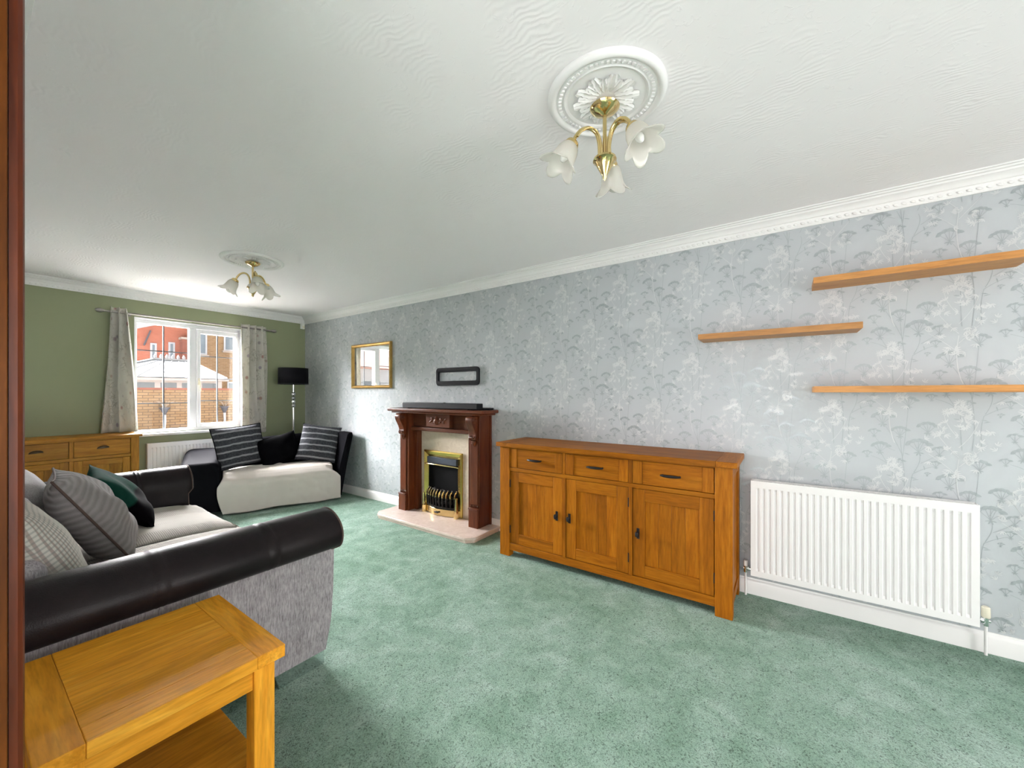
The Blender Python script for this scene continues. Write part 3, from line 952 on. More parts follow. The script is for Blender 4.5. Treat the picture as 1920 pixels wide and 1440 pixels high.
for (a, b) in ((DX[0][1] + 0.003, DX[1][0] - 0.003), (DX[1][1] + 0.003, DX[2][0] - 0.003)):
    bx(a, b, 0.006, 0.04, 0.106, 0.681).build('divider', WD + 'z', SB, bevel=0.001)
    bx(a, b, 0.006, 0.04, 0.708, 0.862).build('divider', WD + 'z', SB, bevel=0.001)
bx(-L + 0.031, L - 0.031, 0.041, D - 0.02, 0.07, 0.10).build('carcass_floor', WD + 'x', SB)
bx(-L + 0.031, L - 0.031, D - 0.019, D - 0.005, 0.07, HT).build('back_board', WD + 'x', SB)
for (x0, x1) in DX:
    dr = bx(x0 + 0.062, x1 - 0.062, 0.010, 0.030, 0.711, 0.859).build('drawer', WD + 'x', SB, bevel=0.002)
    bx(x0, x0 + 0.0615, 0.006, 0.030, 0.711, 0.859).build('drawer_end', WD + 'z', dr, bevel=0.002)
    bx(x1 - 0.0615, x1, 0.006, 0.030, 0.711, 0.859).build('drawer_end', WD + 'z', dr, bevel=0.002)
    pull_bar(dr, (x0 + x1) / 2, 0.010, 0.785, 0.12)
panel_door(SB, DX[0][0], DX[0][1], 0.109, 0.678, 'l', WD, DX[0][1] - 0.045, 0.395, 4, 0.010)
panel_door(SB, DX[1][0], DX[1][1], 0.109, 0.678, 'r', WD, DX[1][0] + 0.028, 0.395, 4, 0.010)
panel_door(SB, DX[2][0], DX[2][1], 0.109, 0.678, 'r', WD, DX[2][0] + 0.035, 0.388, 4, 0.010)
tp_ = bx(-L + 0.085, L - 0.085, -0.022, D + 0.012, HT, HT + 0.033).build('top', WD + 'x', SB, bevel=0.0025)
bx(-L - 0.025, -L + 0.0849, -0.022, D + 0.012, HT, HT + 0.033).build('breadboard_end', WD + 'y', SB, bevel=0.0025)
bx(L - 0.0849, L + 0.025, -0.022, D + 0.012, HT, HT + 0.033).build('breadboard_end', WD + 'y', SB, bevel=0.0025)

# ---------------------------------------------------------------- chest by the far wall
CH = thing('drawer_chest', 'honey oak chest with cup-handled drawers beside the window curtain', 'chest', (0.638, 5.385, 0), 0)
l2 = 0.462; WD = 'honey_oak_'; D = 0.372; HT = 0.862
for (x0, x1) in ((-l2, -l2 + 0.062), (l2 - 0.062, l2)):
    bx(x0, x1, 0, 0.05, 0, HT).build('post', WD + 'z', CH, bevel=0.003)
    bx(x0, x1, D - 0.05, D, 0, HT).build('post', WD + 'z', CH, bevel=0.003)
    xs = (x0 + 0.01, x0 + 0.03) if x0 < 0 else (x1 - 0.03, x1 - 0.01)
    bx(xs[0], xs[1], 0.05, D - 0.05, 0.08, HT).build('side_panel', WD + 'z', CH)
bx(-l2 + .062, l2 - .062, 0.004, 0.04, 0.052, 0.10).build('bottom_rail', WD + 'x', CH, bevel=0.002)
bx(-l2 + .062, l2 - .062, 0.004, 0.04, 0.670, 0.698).build('mid_rail', WD + 'x', CH, bevel=0.002)
bx(-l2 + .062, l2 - .062, 0.004, 0.04, 0.850, HT).build('top_rail', WD + 'x', CH)
bx(-0.013, 0.013, 0.006, 0.04, 0.10, 0.67).build('divider', WD + 'z', CH, bevel=0.001)
bx(-0.013, 0.013, 0.006, 0.04, 0.698, 0.85).build('divider', WD + 'z', CH, bevel=0.001)
bx(-l2 + .031, l2 - .031, D - 0.018, D - 0.005, 0.06, HT).build('back_board', WD + 'x', CH)
for (x0, x1) in ((-l2 + .065, -0.016), (0.016, l2 - .065)):
    dr = bx(x0, x1, 0.008, 0.030, 0.701, 0.847).build('drawer', WD + 'x', CH, bevel=0.002)
    cx = (x0 + x1) / 2
    m = MB(); rs = []
    for i in range(7):
        a = PI * i / 6
        rs.append([(cx - 0.042 * math.cos(a), 0.0075 - 0.024 * math.sin(b_) * max(0.15, math.sin(a)), 0.768 + 0.024 * math.cos(b_) * math.sin(a) + 0.001 * i) for b_ in [PI / 2 * q / 5 for q in range(6)]])
    m.rings(rs, False, False)
    m.build('cup_handle', 'cup_bronze', dr, smooth=True, solid=0.003)
    panel_door(CH, x0, x1, 0.103, 0.667, None, WD, (x1 - 0.03) if cx < 0 else (x0 + 0.03), 0.40, 3, 0.008, 0.055)
bx(-l2 - 0.022, l2 + 0.022, -0.020, D + 0.018, HT, HT + 0.027).build('top', WD + 'x', CH, bevel=0.005)

# ---------------------------------------------------------------- oak lamp table in front of the sofa arm
LT = thing('side_table', 'square honey oak side table with a lower shelf beside the sofa arm', 'table', (0.332, 1.475, 0), 0)
hx, hy, TZ = 0.240, 0.252, 0.55
for sx in (-1, 1):
    for sy in (-1, 1):
        a, b = sorted((sx * (hx - 0.020), sx * (hx - 0.075))); c, d = sorted((sy * (hy - 0.020), sy * (hy - 0.075)))
        bx(a, b, c, d, 0, TZ - 0.036).build('leg', 'oak_z', LT, bevel=0.003)
for s_ in (-1, 1):
    c, d = sorted((s_ * (hy - 0.030), s_ * (hy - 0.050)))
    bx(-hx + 0.075, hx - 0.075, c, d, TZ - 0.105, TZ - 0.036).build('apron', 'oak_x', LT, bevel=0.001)
    a, b = sorted((s_ * (hx - 0.030), s_ * (hx - 0.050)))
    bx(a, b, -hy + 0.075, hy - 0.075, TZ - 0.105, TZ - 0.036).build('apron', 'oak_y', LT, bevel=0.001)
    a, b = sorted((s_ * hx, s_ * (hx - 0.074)))
    bx(a, b, -hy, hy, TZ - 0.036, TZ).build('top_board', 'oak_y', LT, bevel=0.0022)
for (a, b) in ((-hy, -hy + 0.068), (-hy + 0.0682, -0.075), (-0.0748, 0.075), (0.0752, hy - 0.0682), (hy - 0.068, hy)):
    bx(-hx + 0.0743, hx - 0.0743, a, b, TZ - 0.036, TZ).build('top_board', 'oak_x', LT, bevel=0.0010 if abs(a) < hy - 0.01 and abs(b) < hy - 0.01 else 0.002)
bx(-hx + 0.024, hx - 0.024, -hy + 0.0755, hy - 0.0755, 0.16, 0.182).build('shelf', 'oak_x', LT, bevel=0.002)
for s_ in (-1, 1):
    c, d = sorted((s_ * (hy - 0.0752), s_ * (hy - 0.024)))
    bx(-hx + 0.0752, hx - 0.0752, c, d, 0.16, 0.182).build('shelf_edge', 'oak_x', LT, bevel=0.002)

# ---------------------------------------------------------------- floating shelves
def fshelf(y0, y1, z0, label):
    t_ = thing('floating_shelf', label, 'shelf', (XW - 0.0005, (y0 + y1) / 2, z0), -PI / 2, None)
    h = (y1 - y0) / 2
    bx(-h, h, -0.20, 0, 0.002, 0.036).build('board', 'shelf_oak_x', t_, bevel=0.0012)
    bx(-h - 0.0006, h + 0.0006, -0.2012, -0.2001, 0.002, 0.036).build('front_lipping', 'shelf_oak_x', t_)
    return t_
fshelf(-0.925, -0.130, 1.913, 'long oak floating shelf highest on the wallpapered wall')
fshelf(-0.338, 0.465, 1.644, 'oak floating shelf between the other two, nearest the fireplace')
fshelf(-0.925, -0.132, 1.301, 'lowest oak floating shelf, above the white radiator')

# ---------------------------------------------------------------- radiators
def radiator(name, label, ln, ht, nr, loc, rot, side_valves):
    t_ = thing(name, label, 'radiator', loc, rot)
    h = ln / 2
    mg = 0.022
    pitch = (ln - 2 * mg) / nr
    xs = [(-h, 0)]
    for i in range(nr):
        c = -h + mg + pitch * (i + 0.5)
        for dx, dp in ((-0.0085, 0), (-0.0045, 1), (0.0045, 1), (0.0085, 0)):
            xs.append((c + dx, dp))
    xs.append((h, 0))
    zs = [(0, 0), (0.036, 0), (0.050, 1), (ht - 0.056, 1), (ht - 0.042, 0), (ht, 0)]
    m = MB()
    vs_ = [(x, 0.0075 * dp * dz, z) for z, dz in zs for x, dp in xs]
    n = len(xs)
    fs_ = [(j * n + i, j * n + i + 1, (j + 1) * n + i + 1, (j + 1) * n + i) for j in range(len(zs) - 1) for i in range(n - 1)]
    m.add(vs_, fs_)
    m.build('front_panel', 'radiator_white', t_, smooth=25)
    bx(-h + 0.004, h - 0.004, 0.050, 0.058, 0.0, ht).build('back_panel', 'radiator_white', t_)
    for a, b in ((-h, -h + 0.0015), (h - 0.0015, h)):
        bx(a, b, 0.0005, 0.068, 0.0, ht).build('side_panel', 'radiator_white', t_, bevel=0.0005)
    m = MB()
    for i in range(int(ln / 0.024)):
        x = -h + 0.012 + i * 0.024
        m.box(x - 0.004, x + 0.004, 0.006, 0.060, ht - 0.004, ht - 0.001)
    m.box(-h, h, 0.0005, 0.008, ht - 0.004, ht + 0.001).box(-h, h, 0.029, 0.035, ht - 0.004, ht).box(-h, h, 0.058, 0.068, ht - 0.004, ht + 0.001)
    m.build('top_grille', 'radiator_white', t_)
    bx(-h + 0.01, h - 0.01, 0.010, 0.050, 0.008, 0.03).build('lower_channel', 'radiator_white', t_)
    for s_ in side_valves:
        x = s_ * (h + 0.030)
        m = MB().tube([(s_ * (h + 0.0005), 0.04, 0.025), (s_ * (h + 0.045), 0.04, 0.025)], 0.009, 10).tube([(s_ * (h + 0.012), 0.04, 0.025), (s_ * (h + 0.022), 0.04, 0.025)], 0.014, 6)
        m.tube([(x, 0.04, 0.0), (x, 0.04, 0.040)], 0.011, 10)
        vb = m.build('valve_body', 'chrome', t_, smooth=True)
        if s_ > 0:
            MB().lathe([(0.0, 0.095), (0.011, 0.095), (0.0155, 0.090), (0.0165, 0.045), (0.014, 0.041), (0.0, 0.041)], 14, (x, 0.04, 0)).build('valve_cap', 'cream_plastic', vb, smooth=True)
        else:
            MB().lathe([(0.0, 0.075), (0.010, 0.075), (0.012, 0.070), (0.012, 0.041), (0.0, 0.041)], 12, (x, 0.04, 0)).build('valve_cap', 'white_gloss', vb, smooth=True)
        MB().tube([(x, 0.04, 0.0), (x, 0.04, -loc[2] + 0.0005)], 0.0065, 8).build('pipe', 'white_gloss', t_, smooth=True)
    for x in (-h * 0.7, h * 0.7):
        bx(x - 0.015, x + 0.015, 0.0585, 0.0795, ht * .15, ht * .85).build('bracket', 'radiator_white', t_)
    return t_
radiator('radiator', 'long white panel radiator on the wallpapered wall below the shelves', 0.965, 0.60, 30, (2.897, -0.302, 0.146), -PI / 2, (-1, 1))
radiator('radiator', 'white panel radiator under the far window behind the corner sofa', 0.96, 0.58, 28, (1.71, 5.700, 0.165), 0, (-1, 1))

# ---------------------------------------------------------------- fireplace
HE = thing('hearth', 'polished cream marble hearth slab with cut corners on the carpet', 'hearth', (XW - 0.0185, 2.872, 0), -PI / 2)
hp = lambda e, f: [(-0.672 - e, 0), (-0.672 - e, -0.36), (-0.60, -0.428 - e), (0.60, -0.428 - e), (0.672 + e, -0.36), (0.672 + e, 0)]
MB().prism(hp(-0.012, 0), 0.0, 0.026, 'xy').build('plinth', 'pink_marble', HE, bevel=0.002)
MB().prism(hp(0, 0), 0.026, 0.050, 'xy').build('slab', 'pink_marble', HE, bevel=0.004)
BP = tag(bx(2.455, 3.315, 0, 0.02, 0, 0.862).xf(Matrix.Identity(4)).build('fireplace_back_panel', 'cream_marble'), 'tall cream marble panel standing behind the brass fire', 'panel')
me = BP.data
for vtx in me.vertices:
    x, y_, z = vtx.co
    vtx.co = (2.938 + y_ * 0.9, x, 0.0505 + z)
BP.data.update()
FS = thing('fireplace_surround', 'dark mahogany fire surround with scroll corbels and fruit carving', 'fireplace', (XW - 0.019, 2.872, 0.0505), -PI / 2)
# local: x right (world -Y), y towards the wall positive, front negative
lw = 0.558; fd = -0.165
for s_ in (-1, 1):
    a, b = sorted((s_ * lw, s_ * (lw - 0.138)))
    bx(a, b, fd, -0.0005, 0, 1.04).build('pilaster', 'mahogany_z', FS, bevel=0.002)
    a2, b2 = sorted((s_ * (lw - 0.139), s_ * (lw - 0.185)))
    bx(a2, b2, fd + 0.075, -0.025, 0, 0.858).build('inner_slip', 'mahogany_z', FS, bevel=0.003)
    a3, b3 = sorted((s_ * (lw - 0.004), s_ * (lw - 0.115)))
    pb = bx(a3, b3, fd - 0.026, fd - 0.0005, 0, 0.165).build('plinth_block', 'mahogany_z', FS, bevel=0.003)
    bx(a3 - 0.003, b3 + 0.003, fd - 0.031, fd - 0.0005, 0.166, 0.182).build('plinth_moulding', 'mahogany_x', FS, bevel=0.004)
    cx = (a3 + b3) / 2
    m = MB()
    for q in range(5):
        m.lathe([(0.0, -0.012), (0.007, -0.006), (0.009, 0.0), (0.006, 0.008), (0.0, 0.014)], 8, (cx - 0.04 + q * 0.02, fd - 0.006, 0.197))
    m.build('leaf_carving', 'mahogany_z', FS, smooth=True)
    # raised flat of the pilaster
    bx(a3 + 0.012, b3 - 0.012, fd - 0.010, fd - 0.0005, 0.215, 0.78).build('pilaster_face', 'mahogany_z', FS, bevel=0.003)
    # scroll corbel profile (side view y,z) extruded in x
    prof = []
    for (py, pz) in [(fd - 0.0005, 1.036), (fd - 0.070, 1.036), (fd - 0.086, 1.020), (fd - 0.090, 0.995), (fd - 0.083, 0.968), (fd - 0.066, 0.940), (fd - 0.046, 0.905), (fd - 0.034, 0.872), (fd - 0.036, 0.852), (fd - 0.044, 0.838), (fd - 0.040, 0.822), (fd - 0.026, 0.812), (fd - 0.0005, 0.808)]:
        prof.append((py, pz))
    cb = MB().prism(prof, cx - 0.040, cx + 0.040, 'yz').build('corbel', 'mahogany_z', FS, bevel=0.004)
    for e in (-1, 1):
        m = MB()
        sp = []
        for q in range(22):
            an = q * 0.5; r = 0.030 * (1 - q / 26)
            sp.append((cx + e * 0.0415, fd - 0.050 + r * math.cos(an + 2.2), 0.998 + r * math.sin(an + 2.2)))
        m.tube(sp, 0.0045, 6)
        m.build('scroll', 'mahogany_z', cb, smooth=True)
    m = MB()
    for q in range(3):
        m.lathe([(0.0, -0.022), (0.009, -0.012), (0.013, 0.002), (0.008, 0.014), (0.0, 0.02)], 8, (cx - 0.022 + 0.022 * q, fd - 0.040, 0.836))
    m.build('acanthus', 'mahogany_z', cb, smooth=True)
    MB().lathe([(0.0, -0.048), (0.014, -0.035), (0.024, -0.008), (0.022, 0.006), (0.0, 0.008)], 12, (cx, fd - 0.008, 0.800)).build('pendant', 'mahogany_z', FS, smooth=True)
    m = MB()
    m.prism([(s_ * lw, -0.02), (s_ * (lw + 0.012), -0.02), (s_ * (lw + 0.012), -0.0005), (s_ * lw, -0.0005)][::s_], 0, 1.04, 'xy')
    m.build('scribe_strip', 'mahogany_z', FS)
bx(-lw + 0.1385, lw - 0.1385, fd + 0.065, -0.025, 0.8585, 1.04).build('frieze', 'mahogany_x', FS, bevel=0.002)
bx(-lw + 0.1385, lw - 0.1385, fd + 0.030, fd + 0.064, 0.856, 0.895).build('frieze_rail', 'mahogany_x', FS, bevel=0.006)
pq = bx(-0.165, 0.165, fd + 0.010, fd + 0.0645, 0.905, 1.036).build('plaque', 'mahogany_x', FS, bevel=0.004)
m = MB()
def blob(c, rx, ry, rz, rot=0.0):
    k = MB().lathe([(math.sin(PI * q / 8), -math.cos(PI * q / 8)) for q in range(9)], 12)
    k.xf(Matrix.Translation(c) @ Matrix.Rotation(rot, 4, 'Y') @ Matrix.Diagonal((rx, ry, rz, 1)))
    return k
yv = fd + 0.009
parts = [((0.0 - 0.02, yv, 0.962), 0.030, 0.020, 0.034, 0), ((-0.018, yv, 0.995), 0.017, 0.014, 0.022, 0.2), ((0.05, yv, 0.985), 0.020, 0.012, 0.016, 0.4), ((0.088, yv, 0.962), 0.016, 0.013, 0.018, 0.3),
         ((0.108, yv, 0.985), 0.022, 0.008, 0.010, -0.8), ((-0.075, yv, 0.985), 0.026, 0.008, 0.011, 0.7), ((-0.095, yv, 0.962), 0.024, 0.008, 0.010, -0.5), ((0.035, yv, 0.955), 0.016, 0.008, 0.009, -0.6), ((-0.055, yv, 0.945), 0.018, 0.008, 0.009, 0.3)]
for (c, a, b, d_, r) in parts:
    q = blob(c, a, b, d_, r); m.add(q.v, q.f)
m.build('fruit_carving', 'mahogany_x', pq, smooth=True)
MB().prism([(-0.62, -0.0005), (-0.62, -0.235), (0.62, -0.235), (0.62, -0.0005)], 1.041, 1.060, 'xy').build('shelf_moulding', 'mahogany_x', FS, bevel=0.008, seg=3)
MB().prism([(-0.655, -0.0005), (-0.655, -0.262), (0.655, -0.262), (0.655, -0.0005)], 1.0605, 1.092, 'xy').build('mantelshelf', 'mahogany_x', FS, bevel=0.008, seg=3)

# gas fire insert
FI = thing('gas_fire', 'brass framed gas fire with coals behind a barred grate', 'fire', (2.937, 2.918, 0.0505), -PI / 2)
fw, fh = 0.272, 0.645
for s_ in (-1, 1):
    m = MB()
    o1, i1 = s_ * fw, s_ * (fw - 0.062)
    rs = []
    for (z, top) in ((0, 0), (fh, 1)):
        zi = z if not top else fh - 0.062
        rs.append([(o1, -0.0005, z), (o1, -0.018, z), (o1 - s_ * 0.012, -0.026, z - (0.012 if top else 0)), (i1, -0.008, zi), (i1, -0.0005, zi)])
    m.rings(rs)
    m.build('brass_frame', 'dark_brass', FI)
rs = []
for s_ in (-1, 1):
    rs.append([(s_ * fw, -0.0005, fh), (s_ * fw, -0.018, fh), (s_ * (fw - 0.012), -0.026, fh - 0.012), (s_ * (fw - 0.062), -0.008, fh - 0.062), (s_ * (fw - 0.062), -0.0005, fh - 0.062)])
MB().rings(rs).build('brass_frame_head', 'dark_brass', FI)
iw = fw - 0.0625
# firebox fills the opening in front of the back panel
m = MB()
m.box(-iw, iw, -0.0045, -0.0005, 0.03, fh - 0.063)
m.build('firebox', 'fire_void', FI)
bx(-iw, iw, -0.034, -0.005, fh - 0.130, fh - 0.0635).build('hood', 'grey_canopy', FI, bevel=0.003)
MB().tube([(-iw - 0.03, -0.032, fh - 0.140), (-iw + 0.01, -0.046, fh - 0.138), (iw - 0.01, -0.046, fh - 0.138), (iw + 0.03, -0.030, fh - 0.146)], 0.008, 10).build('hood_trim', 'brass', FI, smooth=True)
# basket front
def arc(x): return -0.028 - 0.055 * (1 - (x / (iw + 0.01)) ** 2)
for i in range(10):
    x = -iw + 0.012 + i * (2 * iw - 0.024) / 9
    yb = arc(x)
    gb = MB().tube([(x, yb, 0.088), (x, yb - 0.006, 0.16), (x, yb - 0.004, 0.205), (x, yb + 0.006, 0.232), (x, yb + 0.022, 0.246)], [0.0075, 0.008, 0.0085, 0.007, 0.004], 8)
    gb.build('grate_bar', 'iron', FI, smooth=True)
    MB().tube([(x, yb - 0.0062, 0.186), (x, yb - 0.0060, 0.206), (x, yb + 0.003, 0.231), (x, yb + 0.018, 0.246)], [0.0092, 0.0098, 0.0088, 0.006], 8).build('bar_tip', 'brass', FI, smooth=True)
    MB().lathe([(0.0, -0.008), (0.007, -0.005), (0.009, 0.0), (0.007, 0.005), (0.0, 0.008)], 8, (x, yb + 0.024, 0.256)).build('bar_finial', 'steel', FI, smooth=True)
bp = [(x, arc(x)) for x in [-iw + 2 * iw * q / 12 for q in range(13)]]
m = MB().prism([(x, y_ - 0.004) for x, y_ in bp] + [(x, y_ + 0.008) for x, y_ in bp[::-1]], 0.078, 0.092, 'xy')
m.build('grate_rail', 'iron', FI)
random.seed(3)
for i in range(22):
    x = random.uniform(-iw + 0.035, iw - 0.035); yy = random.uniform(arc(x) + 0.034, -0.026); zz = 0.12 + random.random() * 0.13
    if arc(x) + 0.034 > -0.026: yy = -0.026
    q = blob((x, yy, zz), random.uniform(.016, .024), 0.017, random.uniform(.014, .022), random.random() * 3)
    q.v = [tuple(Vector(p) + noise.noise_vector(Vector(p) * 60) * 0.004) for p in q.v]
    q.build('coal', 'coal', FI, smooth=True)
# brass fret at the foot
fp = [(-iw - 0.045, -0.030), (-iw + 0.02, -0.052), (0.0, -0.098), (iw - 0.02, -0.052), (iw + 0.045, -0.030)]
m = MB().prism(fp + [(x, y_ + 0.014) for x, y_ in fp[::-1]], 0.004, 0.070, 'xy')
m.build('fret', 'brass', FI, bevel=0.002)
bx(-0.028, 0.028, -0.108, -0.0985, 0.030, 0.046).build('fret_knob', 'iron', FI, bevel=0.004)
for s_ in (-1, 1):
    MB().lathe([(0.0, 0), (0.024, 0), (0.024, 0.07), (0.020, 0.076), (0.016, 0.08), (0.012, 0.20), (0.0, 0.205)], 8, (s_ * (iw + 0.022), -0.056, 0.0)).build('post', 'brass', FI, smooth=30)

# soundbar on the mantel, with a thin black base behind it
SBAR = thing('soundbar', 'long black soundbar lying on the mahogany mantelshelf', 'soundbar', (2.80, 2.83, 1.1430), -PI / 2)
bx(-0.515, 0.515, -0.045, 0.045, 0.004, 0.060).build('body', 'black_plastic', SBAR, bevel=0.006, seg=3)
bx(-0.512, 0.512, -0.0462, -0.0452, 0.012, 0.054).build('grille', 'black_satin', SBAR)
MB().lathe([(0.0, 0.0652), (0.010, 0.0652), (0.012, 0.0635), (0.012, 0.0601), (0.0, 0.0601)], 16, (0.06, 0, 0)).build('control_button', 'black_satin', SBAR, smooth=True)
for x in (-0.42, 0.42): bx(x - 0.03, x + 0.03, -0.03, 0.03, 0, 0.0038).build('foot', 'black_satin', SBAR)
o = MB().prism([(-0.30, -0.05), (0.27, -0.05), (0.30, -0.035), (0.30, 0.035), (0.27, 0.05), (-0.30, 0.05)], 0, 0.018, 'xy').build('media_box', 'black_plastic', None, bevel=0.006, seg=3)
tag(o, 'thin flat black box behind the soundbar on the mantel', 'box')
place(o, (2.905, 2.56, 1.1430), (0, 0, -PI / 2))

# TV wall bracket
def rrect(w, h, r, n=6):
    pts = []
    for (cx, cz, a0) in ((w - r, h - r, 0), (-w + r, h - r, PI / 2), (-w + r, -h + r, PI), (w - r, -h + r, 1.5 * PI)):
        pts += [(cx + r * math.cos(a0 + PI / 2 * q / n), cz + r * math.sin(a0 + PI / 2 * q / n)) for q in range(n + 1)]
    return pts
TB = thing('television_bracket', 'empty black ring-shaped television wall bracket above the mantel', 'bracket', (XW - 0.0012, 2.752, 1.472), -PI / 2)
out = rrect(0.293, 0.092, 0.035); inn = rrect(0.262, 0.046, 0.016)
n = len(out)
m = MB()
vs_ = [(p[0], -0.026, p[1]) for p in out] + [(p[0], -0.026, p[1]) for p in inn] + [(p[0], 0, p[1]) for p in out] + [(p[0], 0, p[1]) for p in inn]
fs_ = []
for i in range(n):
    j = (i + 1) % n
    fs_ += [(i, j, n + j, n + i), (2 * n + i, 3 * n + i, 3 * n + j, 2 * n + j), (i, 2 * n + i, 2 * n + j, j), (n + i, n + j, 3 * n + j, 3 * n + i)]
m.add(vs_, fs_)
m.build('plate', 'black_plastic', TB, bevel=0.004)
bx(-0.27, 0.27, -0.032, -0.0265, 0.058, 0.078).build('hook_rail', 'black_satin', TB, bevel=0.002)
bx(-0.27, 0.27, -0.032, -0.0265, -0.080, -0.060).build('hook_rail', 'black_satin', TB, bevel=0.002)

# mirror
MI = thing('wall_mirror', 'rectangular wall mirror in a narrow gold frame', 'mirror', (XW - 0.0012, 4.185, 1.637), -PI / 2)
mw, mh, fw2 = 0.390, 0.275, 0.036
for s_ in (-1, 1):
    rs = []
    for e in (-1, 1):
        rs.append([(s_ * mw, 0, e * mh), (s_ * mw, -0.030, e * mh), (s_ * (mw - 0.010), -0.036, e * (mh - 0.010)), (s_ * (mw - 0.026), -0.028, e * (mh - 0.026)), (s_ * (mw - fw2), -0.014, e * (mh - fw2)), (s_ * (mw - fw2), 0, e * (mh - fw2))])
    MB().rings(rs).build('frame_stile', 'gold_frame', MI)
    rs = []
    for e in (-1, 1):
        rs.append([(e * mw, 0, s_ * mh), (e * mw, -0.030, s_ * mh), (e * (mw - 0.010), -0.036, s_ * (mh - 0.010)), (e * (mw - 0.026), -0.028, s_ * (mh - 0.026)), (e * (mw - fw2), -0.014, s_ * (mh - fw2)), (e * (mw - fw2), 0, s_ * (mh - fw2))])
    MB().rings(rs).build('frame_rail', 'gold_frame', MI)
bx(-mw + fw2, mw - fw2, -0.012, -0.006, -mh + fw2, mh - fw2).build('glass', 'mirror_glass', MI)

# ---------------------------------------------------------------- ceiling roses and lights
def ceiling_rose(label, x, y, R):
    t_ = thing('ceiling_rose', label, 'ceiling rose', (x, y, ZC - 0.0005))
    k = R / 0.22
    prof = [(0.0, -0.012), (0.145, -0.010), (0.150, -0.018), (0.156, -0.020), (0.160, -0.012), (0.166, -0.012), (0.180, -0.016), (0.186, -0.012), (0.190, -0.022), (0.198, -0.030), (0.206, -0.030), (0.214, -0.022), (0.220, -0.008), (0.220, 0.0)]
    MB().lathe([(r * k, z * 0.62) for r, z in prof], 72).build('disc', 'plaster_white', t_, smooth=35)
    m = MB()
    for i in range(60):
        a = 2 * PI * i / 60
        c = Vector((0.173 * k * math.cos(a), 0.173 * k * math.sin(a), -0.0085))
        q = MB().box(-0.0055, 0.0055, -0.0045, 0.0045, -0.006, 0.002).xf(Matrix.Translation(c) @ Matrix.Rotation(a, 4, 'Z'))
        m.add(q.v, q.f)
    b_ = m.build('bead_ring', 'plaster_white', t_); b_['kind'] = 'stuff'
    m = MB()
    for ring, (n_, r0, r1, wd) in enumerate(((10, 0.035, 0.122, 0.046), (10, 0.045, 0.105, 0.034))):
        for i in range(n_):
            a = 2 * PI * (i + 0.5 * ring) / n_
            lf = MB()
            lf.grid(6, 8, lambda u, v_: ((r0 + (r1 - r0) * v_) * k,
                                        (u - 0.5) * wd * k * (0.45 + 0.9 * math.sin(PI * (0.15 + 0.78 * v_))) * (1 + 0.18 * math.sin(v_ * 22)),
                                        -0.007 - 0.008 * math.sin(PI * v_ * 0.85) * (1 - 0.7 * (2 * u - 1) ** 2) - 0.004 * max(0, v_ - 0.8) * 5 - 0.003 * math.cos(6 * PI * u)))
            lf.xf(Matrix.Rotation(a, 4, 'Z'))
            m.add(lf.v, lf.f)
    q = m.build('acanthus_relief', 'plaster_white', t_, smooth=60)
    return t_
def spline(pts, n=5):
    P = [Vector(p) for p in pts]
    P = [2 * P[0] - P[1]] + P + [2 * P[-1] - P[-2]]
    out = []
    for i in range(1, len(P) - 2):
        for q in range(n):
            t_ = q / n
            a, b, c, d = P[i - 1], P[i], P[i + 1], P[i + 2]
            out.append(tuple(0.5 * (2 * b + (c - a) * t_ + (2 * a - 5 * b + 4 * c - d) * t_ ** 2 + (3 * b - a - 3 * c + d) * t_ ** 3)))
    return out + [tuple(P[-2])]
